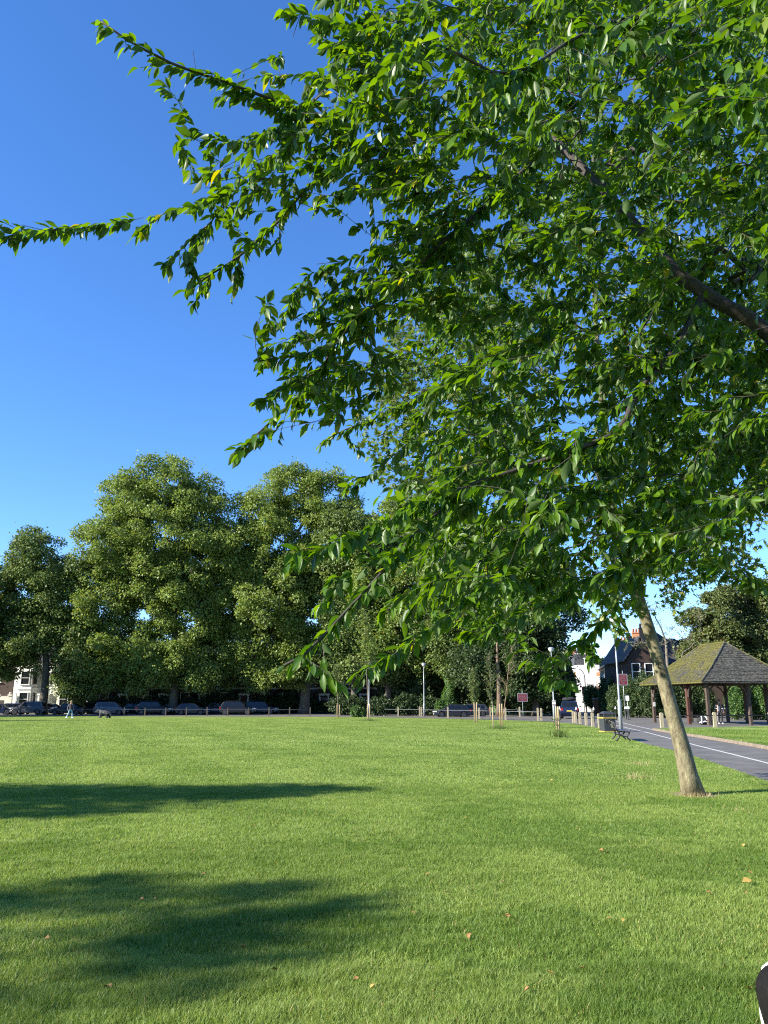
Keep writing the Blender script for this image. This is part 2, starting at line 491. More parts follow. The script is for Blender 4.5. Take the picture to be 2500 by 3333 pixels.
M['roof_moss'] = m

# mottled plane bark: grey-green with paler and browner flakes, a yellow paint dab sits on its own mesh
m, nt, b = newmat("mottled_plane_bark")
tc = nt.nodes.new("ShaderNodeTexCoord")
mp = nt.nodes.new("ShaderNodeMapping"); mp.inputs["Scale"].default_value = (1, 1, 0.45)
nt.links.new(tc.outputs["Object"], mp.inputs[0])
na = nt.nodes.new("ShaderNodeTexNoise"); na.inputs["Scale"].default_value = 12; na.inputs["Detail"].default_value = 12; na.inputs["Roughness"].default_value = 0.72
nb = nt.nodes.new("ShaderNodeTexVoronoi"); nb.inputs["Scale"].default_value = 11
nz = nt.nodes.new("ShaderNodeTexNoise"); nz.inputs["Scale"].default_value = 5; nz.inputs["Detail"].default_value = 4
wv = nt.nodes.new("ShaderNodeMix"); wv.data_type = 'RGBA'; wv.inputs[0].default_value = 0.25
nt.links.new(mp.outputs[0], na.inputs["Vector"]); nt.links.new(mp.outputs[0], nz.inputs["Vector"])
nt.links.new(mp.outputs[0], wv.inputs[6]); nt.links.new(nz.outputs["Color"], wv.inputs[7])
nt.links.new(wv.outputs[2], nb.inputs["Vector"])
cr = nt.nodes.new("ShaderNodeValToRGB")
e = cr.color_ramp.elements
e[0].position, e[0].color = 0.36, (0.085, 0.062, 0.038, 1)
e[1].position, e[1].color = 0.66, (0.36, 0.33, 0.22, 1)
x = e.new(0.45); x.color = (0.165, 0.142, 0.086, 1)
x = e.new(0.58); x.color = (0.23, 0.205, 0.125, 1)
nt.links.new(na.outputs[0], cr.inputs[0])
mx = nt.nodes.new("ShaderNodeMix"); mx.data_type = 'RGBA'; mx.blend_type = 'MULTIPLY'; mx.inputs[0].default_value = 0.75
cv = nt.nodes.new("ShaderNodeValToRGB")
cv.color_ramp.elements[0].position, cv.color_ramp.elements[0].color = 0.0, (0.65, 0.62, 0.55, 1)
cv.color_ramp.elements[1].position, cv.color_ramp.elements[1].color = 1.0, (1.15, 1.15, 1.1, 1)
nt.links.new(nb.outputs["Color"], cv.inputs[0])
nt.links.new(cr.outputs[0], mx.inputs[6]); nt.links.new(cv.outputs[0], mx.inputs[7])
nt.links.new(mx.outputs[2], b.inputs["Base Color"]); b.inputs["Roughness"].default_value = 0.8
bp = nt.nodes.new("ShaderNodeBump"); bp.inputs["Strength"].default_value = 1.0; bp.inputs["Distance"].default_value = 0.03
nt.links.new(na.outputs[0], bp.inputs["Height"]); nt.links.new(bp.outputs[0], b.inputs["Normal"])
M['plane_bark'] = m

# ------------------------------------------------------------------ leaves and branching
def leaf_template(rows, sides=True):
    """rows: list of (t, halfwidth); first is the stalk, last the tip"""
    vs, quads, tris = [], [], []
    idx = []
    for t, w in rows:
        if w <= 0:
            idx.append([len(vs)]); vs.append((0, t))
        else:
            k = len(vs); vs += [(-w, t), (0, t), (w, t)]; idx.append([k, k + 1, k + 2])
    for a, b in zip(idx[:-1], idx[1:]):
        if len(a) == 3 and len(b) == 3:
            quads += [(a[1], a[0], b[0], b[1])[::-1], (a[2], a[1], b[1], b[2])[::-1]]
        elif len(b) == 1:
            tris += [(a[1], a[0], b[0])[::-1], (a[2], a[1], b[0])[::-1]]
        else:
            tris += [(a[0], b[0], b[1])[::-1], (a[0], b[1], b[2])[::-1]]
    return np.array(vs, float), np.array(quads, int).reshape(-1, 4), np.array(tris, int).reshape(-1, 3)


T_CHERRY = leaf_template([(0, 0.012), (0.17, 0.014), (0.30, 0.12), (0.50, 0.185), (0.72, 0.15), (0.88, 0.065), (1.0, 0)])
T_SIMPLE = leaf_template([(0, 0), (0.45, 0.27), (1.0, 0)])
_star = []
for k, (a, r) in enumerate([(-90, .10), (-150, .42), (-170, .30), (170, .62), (140, .40), (122, .80), (104, .50), (90, 1.0),
                            (76, .50), (58, .80), (40, .40), (10, .62), (-10, .30), (-30, .42)]):
    _star.append((0.62 * r * math.cos(R(a)), 0.42 + 0.62 * r * math.sin(R(a))))
T_PLANE = (np.array([(0, 0.40)] + _star), np.zeros((0, 4), int),
           np.array([(0, i + 1, (i + 1) % 14 + 1)[::-1] for i in range(14)]))
T_DIAMOND = (np.array([(0, 0), (-0.36, 0.45), (0.36, 0.5), (0.05, 1.0)]), np.zeros((0, 4), int), np.array([(0, 2, 1), (1, 2, 3)]))


def leaves(name, material, parent, pos, axis, nrm, length, tmpl, fold=0.3, curl=0.25, rnd=None, origin=(0, 0, 0)):
    n = len(pos)
    T, Q, TR = tmpl
    axis = norm(axis)
    side = norm(np.cross(axis, nrm))
    up = np.cross(side, axis)
    fo = fold * rng.uniform(0.3, 1.6, n)
    cu = curl * rng.uniform(-0.3, 1.8, n)
    lx, ly = T[:, 0], T[:, 1]
    z = fo[:, None] * np.abs(lx)[None] - cu[:, None] * (ly ** 2)[None]
    V = (pos - np.asarray(origin))[:, None, :] + length[:, None, None] * (
        lx[None, :, None] * side[:, None, :] + ly[None, :, None] * axis[:, None, :] + z[:, :, None] * up[:, None, :])
    K = len(T)
    off = (np.arange(n) * K)[:, None, None]
    q = (Q[None] + off).reshape(-1, 4)
    t = (TR[None] + off).reshape(-1, 3)
    if rnd is None: rnd = rng.random(n)
    return np_mesh(name, V.reshape(-1, 3), q, t, material, parent, np.repeat(rnd, K))


def resample(pts, step):
    pts = np.asarray(pts, float)
    # Catmull-Rom then even steps
    Pp = np.vstack([2 * pts[0] - pts[1], pts, 2 * pts[-1] - pts[-2]])
    out = []
    for i in range(1, len(Pp) - 2):
        p0, p1, p2, p3 = Pp[i - 1], Pp[i], Pp[i + 1], Pp[i + 2]
        n = max(1, int(np.linalg.norm(p2 - p1) / step))
        for k in range(n):
            t = k / n
            out.append(0.5 * ((2 * p1) + (-p0 + p2) * t + (2 * p0 - 5 * p1 + 4 * p2 - p3) * t * t + (-p0 + 3 * p1 - 3 * p2 + p3) * t ** 3))
    out.append(pts[-1])
    return np.array(out)


def grow(polys, S, E, step, tip_r, power=2.4, wob=0.08, explicit=None):
    """polys: hand-laid limbs; S,E: start and end of each twig, joined one by one to the nearest wood"""
    pos, par, ex = [], [], []
    for pi, pl in enumerate(polys):
        pts, r0, r1 = pl
        pts = resample(pts, step)
        if pi == 0:
            prev = -1
        else:
            A = np.array(pos)
            prev = int(np.argmin(((A - pts[0]) ** 2).sum(1)))
            gap = np.linalg.norm(A[prev] - pts[0])
            if gap > step * 1.5:
                k = int(gap / step)
                a0 = A[prev]
                for i in range(1, k + 1):
                    pos.append(a0 + (pts[0] - a0) * i / (k + 1)); par.append(prev); ex.append(r0); prev = len(pos) - 1
        for i, p in enumerate(pts):
            pos.append(p); par.append(prev); prev = len(pos) - 1
            ex.append(r0 + (r1 - r0) * i / max(1, len(pts) - 1))
    nlimb = len(pos)
    cap = nlimb + int(len(S) * 40)
    A = np.full((cap, 3), 1e6)
    A[:nlimb] = pos
    n = nlimb
    if len(S):
        d0 = np.array([((A[:nlimb] - s) ** 2).sum(1).min() for s in S])
        for j in np.argsort(d0):
            s, e = S[j], E[j]
            i = int(np.argmin(((A[:n] - s) ** 2).sum(1)))
            a = A[i].copy()
            gap = np.linalg.norm(s - a)
            path = []
            if gap > step * 0.7:
                k = max(1, int(gap / step))
                bend = rng.normal(0, wob, 3) * gap
                for q in range(1, k + 1):
                    t = q / (k + 1)
                    path.append(a + (s - a) * t + bend * math.sin(math.pi * t))
            L = np.linalg.norm(e - s)
            k = max(1, int(L / step))
            bend = rng.normal(0, wob * 0.6, 3) * L
            for q in range(0 if gap > step * 0.3 else 1, k + 1):
                t = q / k
                path.append(s + (e - s) * t + bend * math.sin(math.pi * t))
            prev = i
            for p in path:
                if n >= cap - 1: break
                A[n] = p; par.append(prev); ex.append(0.0); prev = n; n += 1
    A = A[:n]
    par = np.array(par)
    rad = np.zeros(n)
    has = np.zeros(n, bool)
    has[par[par >= 0]] = True
    acc = np.where(has, 0.0, tip_r ** power)
    for i in range(n - 1, 0, -1):
        if acc[i] == 0: acc[i] = tip_r ** power
        acc[par[i]] += acc[i]
    # pipe model, but a chain only thickens slowly
    rad = acc ** (1 / power)
    exa = np.array(ex)
    rad = np.where(exa > 0, exa, np.minimum(rad, exa.max()))
    return A, par, rad, exa > 0


def wood(name, material, parent, A, par, rad, origin, minr=0.0, flare=None):
    n = len(A)
    kids = [[] for _ in range(n)]
    for i in range(n):
        if par[i] >= 0: kids[par[i]].append(i)
    mb = MB()
    A2 = A - np.asarray(origin)
    stack = [(0, None)]
    while stack:
        i, frm = stack.pop()
        chain = [] if frm is None else [frm]
        cur = i
        while True:
            chain.append(cur)
            ks = kids[cur]
            if not ks: break
            m = max(ks, key=lambda k: rad[k])
            for k in ks:
                if k != m: stack.append((k, cur))
            cur = m
        if len(chain) < 2: continue
        rr = [rad[c] for c in chain]
        if frm is not None: rr[0] = rr[1]
        if max(rr) < minr: continue
        mr = max(rr)
        ns = 14 if mr > 0.1 else 8 if mr > 0.03 else 5 if mr > 0.008 else 3
        mb.tube(A2[chain], rr, ns, cap=ns > 3)
    return mb.build(name, material, parent)


def foliage_on(A, par, rad, thr, per_m, droop=(0.1, 0.9), fwd=(0.2, 0.9), out=(0.5, 1.0), jitter=0.0, clump=0.0, hand_=None):
    i = np.where((np.asarray(thr) > rad) & (par >= 0))[0]
    a, b = A[par[i]], A[i]
    seg = b - a
    L = np.linalg.norm(seg, axis=1)
    cnt = rng.poisson(L * np.broadcast_to(per_m, rad.shape)[i] * (np.where(hand_[i], 1, rng.gamma(clump, 1 / clump, len(L))) if clump else 1))
    rep = np.repeat(np.arange(len(i)), cnt)
    t = rng.random(len(rep))
    pos = a[rep] + seg[rep] * t[:, None]
    if jitter: pos = pos + rng.normal(0, jitter, pos.shape)
    d = norm(seg[rep])
    rv = rng.normal(0, 1, pos.shape)
    perp = norm(rv - d * (rv * d).sum(1, keepdims=True))
    n = len(rep)
    ax = d * rng.uniform(*fwd, n)[:, None] + perp * rng.uniform(*out, n)[:, None]
    ax[:, 2] -= rng.uniform(*droop, n)
    nr = rng.normal(0, 0.45, pos.shape)
    nr[:, 2] += 1.0
    return pos, norm(ax), nr


def inpoly(x, y, poly):
    poly = np.asarray(poly, float)
    c = np.zeros(len(x), bool)
    j = len(poly) - 1
    for i in range(len(poly)):
        xi, yi, xj, yj = poly[i, 0], poly[i, 1], poly[j, 0], poly[j, 1]
        hit = ((yi > y) != (yj > y)) & (x < (xj - xi) * (y - yi) / (yj - yi + 1e-12) + xi)
        c ^= hit
        j = i
    return c


def scatter_px(poly, n, d0, d1):
    """n world points that fill a region of the crown between two depths"""
    poly = np.asarray(poly, float)
    out = []
    lo, hi = poly.min(0), poly.max(0)
    while len(out) < n:
        x, y = rng.uniform(lo[0], hi[0], 400), rng.uniform(lo[1], hi[1], 400)
        k = inpoly(x, y, poly)
        for a, b_ in zip(x[k], y[k]):
            out.append(P(a, b_, rng.uniform(d0, d1)))
            if len(out) >= n: break
    return np.array(out)

# ------------------------------------------------------------------ ground, path, road
def sheet(name, pts, z, material, kind='structure'):
    mb = MB()
    mb.add([(p[0], p[1], z) for p in pts], [tuple(range(len(pts)))])
    return tag(mb.build(name, material), kind=kind)


def strip(pts, w, z, name, material):
    """painted line of width w along ground points"""
    pts = resample([[p[0], p[1], 0] for p in pts], 0.7)
    t = norm(np.gradient(pts, axis=0))
    nrm_ = np.stack([-t[:, 1], t[:, 0], np.zeros(len(t))], 1)
    l, r = pts + nrm_ * w / 2, pts - nrm_ * w / 2
    mb = MB()
    vs = []
    for a, b_ in zip(l, r): vs += [(a[0], a[1], z), (b_[0], b_[1], z)]
    mb.add(vs, [(2 * i, 2 * i + 1, 2 * i + 3, 2 * i + 2) for i in range(len(l) - 1)])
    return tag(mb.build(name, material), kind='structure')


sheet("ground", [(-1500, -300), (1500, -300), (1500, 2500), (-1500, 2500)], 0.0, M['lawn'])

near_edge = [G(*p)[:2] for p in ((3400, 3050), (2900, 2720), (2500, 2544), (2373, 2500), (2265, 2464), (2180, 2440), (2100, 2421), (2040, 2402),
                                 (2000, 2388), (1952, 2369), (1900, 2361), (1867, 2356), (1800, 2350), (1750, 2347.5), (1646, 2344))]
far_pts = [(-2.0, 92.0), (-70, 103.5), (-70, 114.5), (14, 114.5), (23, 104), (27, 190), (52, 190), (40, 74), (70, 72), (60, 20)]
road_poly = [tuple(p) for p in near_edge] + [(9.0, 80)] + far_pts
sheet("road", road_poly[::-1], 0.004, M['asphalt'])
sheet("pavement", [(-75, 114.5), (13.5, 114.5), (13.5, 119.5), (-75, 119.5)], 0.008, M['pavement'])
line_a = [G(*p)[:2] for p in ((2900, 2600), (2700, 2540), (2500, 2485), (2249, 2422), (2150, 2396), (2087, 2380), (1998, 2360), (1930, 2347))]
strip(line_a, 0.11, 0.008, "path_line", M['line'])
line_b = [G(*p)[:2] for p in ((2126, 2375.5), (2051, 2359), (2001, 2346), (1960, 2338))]
strip(line_b, 0.11, 0.008, "path_line", M['line'])
strip([G(1900, 2352)[:2], G(1950, 2353)[:2], G(2010, 2352)[:2]], 0.15, 0.008, "road_line", M['line'])

kerb_px = [(2128, 2377), (2180, 2386), (2265, 2399), (2380, 2418), (2500, 2439), (2700, 2478), (3000, 2545)]
kerb_g = np.array([np.append(G(*p)[:2], 0) for p in kerb_px])
isl_far = [G(*p)[:2] for p in ((3300, 2374), (2800, 2369), (2500, 2367), (2330, 2371), (2160, 2373))]
isl = [(p[0], p[1]) for p in kerb_g] + [tuple(p) for p in isl_far]
sheet("grass_island", isl, 0.085, M['lawn'])
kp = resample(kerb_g, 0.9)
kmb = MB()
for a, b_ in zip(kp[:-1], kp[1:]):
    d = b_ - a
    L = np.linalg.norm(d)
    c = (a + b_) / 2 + np.array([-d[1], d[0], 0]) / L * 0.0
    kmb.box((c[0], c[1], 0.055), (L - 0.012, 0.13, 0.13), rz=math.atan2(d[1], d[0]))
tag(kmb.build("kerb", M['kerb']), kind='structure')
bevel(bpy.data.objects["kerb"], 0.012)

# ------------------------------------------------------------------ grass blades
excl = np.array(road_poly)


def vnoise(x, y, s, seed):
    """smooth value noise, 0..1"""
    g = np.random.default_rng(seed).random((256, 256))
    x, y = x * s, y * s
    xi, yi = np.floor(x).astype(int), np.floor(y).astype(int)
    fx, fy = x - xi, y - yi
    fx, fy = fx * fx * (3 - 2 * fx), fy * fy * (3 - 2 * fy)
    q = lambda a, b_: g[a % 256, b_ % 256]
    return (q(xi, yi) * (1 - fx) + q(xi + 1, yi) * fx) * (1 - fy) + (q(xi, yi + 1) * (1 - fx) + q(xi + 1, yi + 1) * fx) * fy


TB = G(2258, 2588)      # foot of the leaning trunk: bare soil
a_ = np.linspace(0, 2 * math.pi, 24)[:-1]
sheet("soil", [(TB[0] + 0.05 + (0.46 + 0.07 * math.sin(3 * t) + 0.05 * math.cos(5 * t)) * math.cos(t), TB[1] + (0.42 + 0.05 * math.sin(4 * t)) * math.sin(t)) for t in a_], 0.004, mat('bare_soil', (0.16, 0.115, 0.07), 0.95, 0, (0.25, 0.19, 0.11), 16, 0.6))


def grass_band(y0, y1, dens, h, w, five, region=None, z=0.0, fade=False):
    hw0 = lambda y: 0.53 * y + 0.8
    area = (0.53 * (y1 ** 2 - y0 ** 2) + 1.6 * (y1 - y0))
    n = int(area * dens)
    u = rng.random(n)
    y = np.sqrt(y0 ** 2 + u * (y1 ** 2 - y0 ** 2))
    x = rng.uniform(-1, 1, n) * hw0(y)
    if region is None:
        k = ~inpoly(x, y, excl)
    else:
        k = inpoly(x, y, region)
    k &= (np.hypot(x - TB[0], y - TB[1]) > 0.30 + 0.16 * rng.random(n))
    if fade: k &= rng.random(n) < ((y1 - y) / (y1 - y0)) ** 0.8
    x, y = x[k], y[k]
    n = len(x)
    pn = 0.6 * vnoise(x, y, 0.45, 3) + 0.4 * vnoise(x, y, 2.3, 4)
    tn = vnoise(x, y, 7.0, 5) * 0.6 + vnoise(x, y, 3.1, 6) * 0.4
    hh = h * (0.45 + 1.0 * rng.random(n)) * (0.35 + 1.3 * tn)
    az = rng.uniform(0, 2 * math.pi, n)
    lean = rng.uniform(0.15, 1.0, n) * hh
    ldir = rng.normal(az + math.pi / 2, 0.8)
    dx, dy = np.cos(az) * w * 0.5, np.sin(az) * w * 0.5
    lx, ly = np.cos(ldir) * lean, np.sin(ldir) * lean
    zz = np.full(n, z)
    base = np.stack([x, y, zz], 1)
    sid = np.stack([dx, dy, np.zeros(n)], 1) * rng.uniform(0.7, 1.4, n)[:, None]
    tip = base + np.stack([lx, ly, hh], 1)
    stripe = 0.09 * np.sign(np.sin((x * 0.94 + y * 0.34) * math.pi / 1.7)) * np.clip((y - 5) / 12, 0, 1)
    rnd = np.clip(0.02 + stripe + 0.55 * pn + 0.45 * rng.random(n) - 0.03, 0, 0.95)
    clover = vnoise(x, y, 0.8, 11) * 0.7 + vnoise(x, y, 3.5, 12) * 0.3 > 0.64
    rnd[clover] *= 0.45
    rnd[rng.random(n) < 0.012 + 0.035 * (vnoise(x, y, 1.3, 9) > 0.72)] = 0.99
    if five:
        mid = base + np.stack([lx * 0.35, ly * 0.35, hh * 0.6], 1)
        V = np.stack([base - sid, base + sid, mid + sid * 0.8, mid - sid * 0.8, tip], 1).reshape(-1, 3)
        o = (np.arange(n) * 5)[:, None]
        return V, np.array([[0, 1, 2, 3]]) + o, np.array([[3, 2, 4]]) + o, np.repeat(rnd, 5)
    V = np.stack([base - sid, base + sid, tip], 1).reshape(-1, 3)
    o = (np.arange(n) * 3)[:, None]
    return V, np.zeros((0, 4), int), np.array([[0, 1, 2]]) + o, np.repeat(rnd, 3)


def grass_obj(name, bands):
    Vs, Qs, Ts, Rs, off = [], [], [], [], 0
    for V, q, t, r in bands:
        Vs.append(V); Qs.append(q + off); Ts.append(t + off); Rs.append(r); off += len(V)
    return tag(np_mesh(name, np.concatenate(Vs), np.concatenate(Qs), np.concatenate(Ts), M['grass'], None, np.concatenate(Rs)), kind='stuff')


o = grass_obj("lawn_grass", [grass_band(2.6, 5.5, 19000, 0.036, 0.0032, True), grass_band(5.5, 10, 10000, 0.032, 0.0044, True),
                             grass_band(10, 17, 3800, 0.029, 0.0075, False), grass_band(17, 30, 1000, 0.028, 0.012, False), grass_band(30, 85, 230, 0.03, 0.024, False, None, 0, True)])
tag(o, "short green lawn grass covering the park", "grass")
o = grass_obj("grass_verge", [grass_band(24, 46, 700, 0.07, 0.02, False, np.array(isl), 0.085)])
tag(o, "grass on the kerbed verge before the shelter", "grass")

# ------------------------------------------------------------------ cherry tree overhead
def LP(seq):
    return np.array([P(*q) for q in seq])


cb = np.array([4.7, 5.3, 0.0])
limbs = []
t0 = np.array([4.45, 5.25, 1.7])
limbs.append((np.array([cb, [4.65, 5.3, 0.6], [4.55, 5.27, 1.2], t0]), 0.17, 0.125))
limbs.append((np.vstack([[t0], [[3.7, 5.15, 2.75]], [[3.1, 5.05, 3.35]], LP([(2500, 1085, 5.0), (2350, 990, 5.0), (2200, 885, 5.0), (2090, 760, 5.05),
              (1960, 620, 5.15), (1870, 520, 5.25), (1790, 445, 5.3)])]), 0.085, 0.030))
limbs.append((np.vstack([[t0], [[3.9, 4.9, 2.9]], [[3.0, 4.4, 3.8]], LP([(2520, 580, 4.1), (2390, 540, 4.0), (2270, 440, 4.0), (2250, 200, 4.0), (2235, -60, 4.1)])]), 0.07, 0.02))
limbs.append((LP([(1870, 520, 5.25), (1700, 500, 5.1), (1560, 495, 4.95), (1400, 490, 4.8), (1250, 485, 4.7), (1055, 520, 4.55), (791, 618, 4.4),
                  (467, 708, 4.2), (226, 740, 4.1), (90, 762, 4.05), (10, 768, 4.0)]), 0.028, 0.0065))
limbs.append((LP([(1260, 490, 4.7), (1175, 470, 4.6), (980, 369, 4.4), (904, 331, 4.3), (723, 264, 4.1), (557, 205, 3.9), (407, 125, 3.8), (330, 70, 3.75)]), 0.014, 0.0062))
limbs.append((LP([(980, 366, 4.4), (1070, 286, 4.3), (1160, 196, 4.2), (1250, 113, 4.15)]), 0.008, 0.0065))
limbs.append((LP([(1160, 500, 4.6), (1080, 560, 4.6), (980, 633, 4.6), (904, 723, 4.6), (776, 836, 4.55), (690, 890, 4.5), (610, 945, 4.5)]), 0.011, 0.0062))
limbs.append((LP([(740, 640, 4.35), (690, 720, 4.35), (600, 800, 4.3), (540, 865, 4.3)]), 0.005, 0.005))
limbs.append((LP([(980, 366, 4.4), (860, 440, 4.2), (720, 455, 4.1), (610, 390, 4.0), (590, 340, 3.95)]), 0.006, 0.005))
limbs.append((LP([(1790, 445, 5.3), (1732, 527, 5.0), (1544, 700, 4.7), (1438, 791, 4.6), (1300, 930, 4.6), (1170, 1035, 4.6), (1088, 1123, 4.7), (1029, 1235, 4.75),
                  (935, 1323, 4.8), (847, 1405, 4.85), (765, 1470, 4.9)]), 0.018, 0.0062))
limbs.append((LP([(1100, 1110, 4.7), (1000, 1150, 4.6), (900, 1165, 4.5), (850, 1170, 4.5)]), 0.006, 0.005))
limbs.append((LP([(1060, 1190, 4.75), (980, 1240, 4.6), (900, 1275, 4.5), (840, 1310, 4.5)]), 0.006, 0.005))
limbs.append((LP([(1544, 700, 4.7), (1400, 740, 4.5), (1250, 800, 4.4), (1120, 850, 4.4), (1000, 900, 4.4), (960, 960, 4.4)]), 0.009, 0.0062))
limbs.append((LP([(2290, 955, 5.0), (2205, 1123, 4.85), (2079, 1274, 4.7), (2012, 1400, 4.6), (1850, 1470, 4.5), (1650, 1540, 4.45), (1500, 1594, 4.4), (1394, 1700, 4.3),
                  (1323, 1770, 4.2), (1217, 1893, 4.15), (1123, 1993, 4.1), (1047, 2076, 4.05), (985, 2135, 4.0), (925, 2165, 4.0)]), 0.026, 0.0065))
limbs.append((LP([(1500, 1594, 4.4), (1400, 1625, 4.2), (1288, 1670, 4.0), (1170, 1735, 3.8), (1076, 1775, 3.7), (990, 1815, 3.65), (930, 1840, 3.6)]), 0.010, 0.0062))
limbs.append((LP([(1850, 1470, 4.5), (1750, 1700, 4.4), (1600, 1880, 4.3), (1450, 2010, 4.2), (1330, 2095, 4.1), (1240, 2150, 4.0), (1180, 2180, 3.95)]), 0.012, 0.0062))
limbs.append((LP([(2079, 1274, 4.7), (2090, 1500, 5.0), (2060, 1750, 5.1), (1990, 1980, 5.1), (1890, 2085, 5.0), (1800, 2165, 4.9), (1765, 2215, 4.9)]), 0.013, 0.0062))
limbs.append((LP([(2200, 885, 5.0), (2100, 1000, 5.8), (1900, 1080, 6.6), (1700, 1120, 7.0), (1450, 1250, 7.2), (1250, 1350, 7.4), (1120, 1400, 7.4), (1040, 1445, 7.4)]), 0.02, 0.0065))
limbs.append((LP([(1323, 1770, 4.2), (1230, 1830, 4.0), (1130, 1870, 3.9), (1060, 1890, 3.85)]), 0.006, 0.005))
limbs.append((LP([(2250, 200, 4.0), (2100, 60, 3.5), (1900, 110, 3.2), (1720, 220, 3.0), (1600, 235, 2.9), (1500, 180, 2.85), (1430, 150, 2.8)]), 0.010, 0.0065))
limbs.append((LP([(1720, 220, 3.0), (1660, 260, 2.9), (1620, 330, 2.85)]), 0.005, 0.005))
limbs.append((LP([(2100, 60, 3.5), (1800, -40, 3.6), (1500, 30, 3.65), (1250, 100, 3.6), (1100, 80, 3.55), (980, 40, 3.5), (925, 40, 3.5)]), 0.010, 0.0062))
limbs.append((np.vstack([[[3.0, 4.4, 3.8]], [[2.2, 3.0, 3.9]], LP([(2750, 420, 2.6), (2600, 330, 2.3), (2480, 320, 2.2), (2390, 330, 2.15)])]), 0.012, 0.0065))
limbs.append((np.vstack([LP([(2750, 420, 2.6), (2640, 150, 2.2), (2540, 60, 2.1), (2480, 40, 2.05)])]), 0.007, 0.005))
limbs.append((LP([(2350, 990, 5.0), (2250, 1200, 5.6), (2100, 1450, 6.2), (1950, 1560, 6.4), (1700, 1700, 6.4), (1500, 1820, 6.2)]), 0.02, 0.0065))
limbs.append((LP([(2500, 1085, 5.0), (2420, 1350, 5.6), (2330, 1550, 6.0), (2250, 1700, 6.2)]), 0.018, 0.0065))

regions = [
    ([(1180, -150), (2750, -150), (2750, 900), (1750, 900), (1500, 640), (1280, 470), (1230, 200)], 430, 3.4, 6.8),
    ([(1180, 640), (1500, 640), (1750, 850), (2750, 850), (2750, 1250), (1400, 1250), (1230, 1130)], 240, 4.3, 7.6),
    ([(1400, 1150), (2700, 1150), (2700, 1600), (1400, 1640), (1290, 1480), (1330, 1300)], 260, 4.2, 7.6),
    ([(1300, 1560), (2600, 1560), (2300, 1780), (2130, 1860), (2020, 1900), (1850, 1960), (1700, 2030), (1500, 2000), (1330, 1900), (1230, 1760)], 175, 4.2, 7.4),
    ([(980, 400), (1300, 450), (1350, 700), (1000, 640)], 22, 4.3, 4.9),
    ([(1000, 80), (1200, 60), (1300, 420), (1060, 330)], 22, 3.8, 4.6),
    ([(1090, 1580), (1320, 1480), (1350, 1900), (1270, 2080), (1150, 1960), (1200, 1800)], 12, 3.9, 6.5),
    ([(1330, 1880), (1720, 1980), (1620, 2070), (1450, 2080), (1290, 2050)], 22, 4.2, 6.5),
    ([(830, 1180), (900, 1050), (1050, 900), (1250, 800), (1400, 850), (1250, 1000), (1130, 1130), (950, 1250)], 36, 4.4, 5.0),
    ([(780, 1440), (1000, 1180), (1100, 1200), (950, 1400)], 14, 4.6, 5.0),
    ([(560, 600), (800, 450), (1250, 430), (1250, 560), (900, 680), (650, 720)], 26, 4.1, 4.8),
    ([(570, 190), (900, 290), (1200, 390), (1150, 460), (900, 390)], 7, 4.0, 4.6),
    ([(960, -50), (1250, -50), (1250, 330), (1060, 300)], 16, 3.5, 4.4),
    ([(1700, -200), (2800, -200), (2800, 1650), (1950, 1500), (1700, 900), (1600, 300)], 520, 5.8, 9.8),
    ([(1450, -150), (2750, -150), (2750, 720), (1750, 640), (1450, 350)], 230, 5.4, 9.0),
    ([(1950, 100), (2560, -100), (2560, 420), (2100, 420)], 24, 2.7, 3.6),
]
Es, Ss = [], []
for poly, n_, d0, d1 in regions:
    e = scatter_px(poly, n_, d0, d1)
    d = norm(np.stack([rng.normal(-0.85, 0.35, n_), rng.normal(-0.15, 0.45, n_), rng.normal(-0.30, 0.35, n_)], 1))
    Es.append(e); Ss.append(e - d * rng.uniform(0.25, 0.65, n_)[:, None])
Es, Ss = np.concatenate(Es), np.concatenate(Ss)
# short side shoots on the hand-laid limbs
xs, xe = [], []
for pts, r0, r1 in limbs[3:]:
    rp = resample(pts, 0.16)
    for i in range(1, len(rp) - 1):
        if rng.random() < 0.95:
            d = norm(rp[i + 1] - rp[i - 1])
            v = norm(d * 0.7 + rng.normal(0, 0.55, 3) + np.array([0, 0, -0.25]))
            xs.append(rp[i]); xe.append(rp[i] + v * rng.uniform(0.07, 0.30))
Ss, Es = np.concatenate([Ss, np.array(xs)]), np.concatenate([Es, np.array(xe)])
A, par, rad, hand = grow(limbs, Ss, Es, 0.10, 0.0019, 2.5, 0.10)
cherry = empty("cherry_tree", cb, "spreading cherry tree with drooping pointed leaves overhanging the lawn and the sky", "tree", "trees in the park")
wood("trunk", M['cherry_bark'], cherry, A, par, rad, cb)
pos, ax, nr = foliage_on(A, par, rad, np.where(hand, 0.022, 0.0062), np.where(hand, 96, 58), (0.10, 1.05), (0.35, 1.1), (0.3, 0.85), 0, 1.6, hand)
# the big boughs show through gaps in the spray: no leaves grow along a sight-wide sleeve below them
def clear_of(pos, pts, rr, p_keep):
    q = resample(pts, 0.12)
    low = np.array([-0.20, -0.85, -0.49])
    best = np.full(len(pos), 9.0)
    for c in q:
        v = pos - c
        t = np.clip(v @ low, 0, 2.6)
        best = np.minimum(best, np.linalg.norm(v - t[:, None] * low, axis=1) / (1 + 0.0 * t))
    return (best > rr) | (rng.random(len(pos)) < p_keep)


k = clear_of(pos, limbs[1][0][3:], 0.105, 0.10) & clear_of(pos, limbs[13][0][:3], 0.045, 0.25) & clear_of(pos, limbs[3][0][2:8], 0.035, 0.35)
pos, ax, nr = pos[k], ax[k], nr[k]
nl = len(pos)
leaves("crown", M['cherry_leaf'], cherry, pos, ax, nr, (0.054 + 0.078 * rng.beta(1.8, 2.0, nl)), T_CHERRY, 0.55, 0.22, None, cb)
print("cherry leaves", nl, "nodes", len(A))

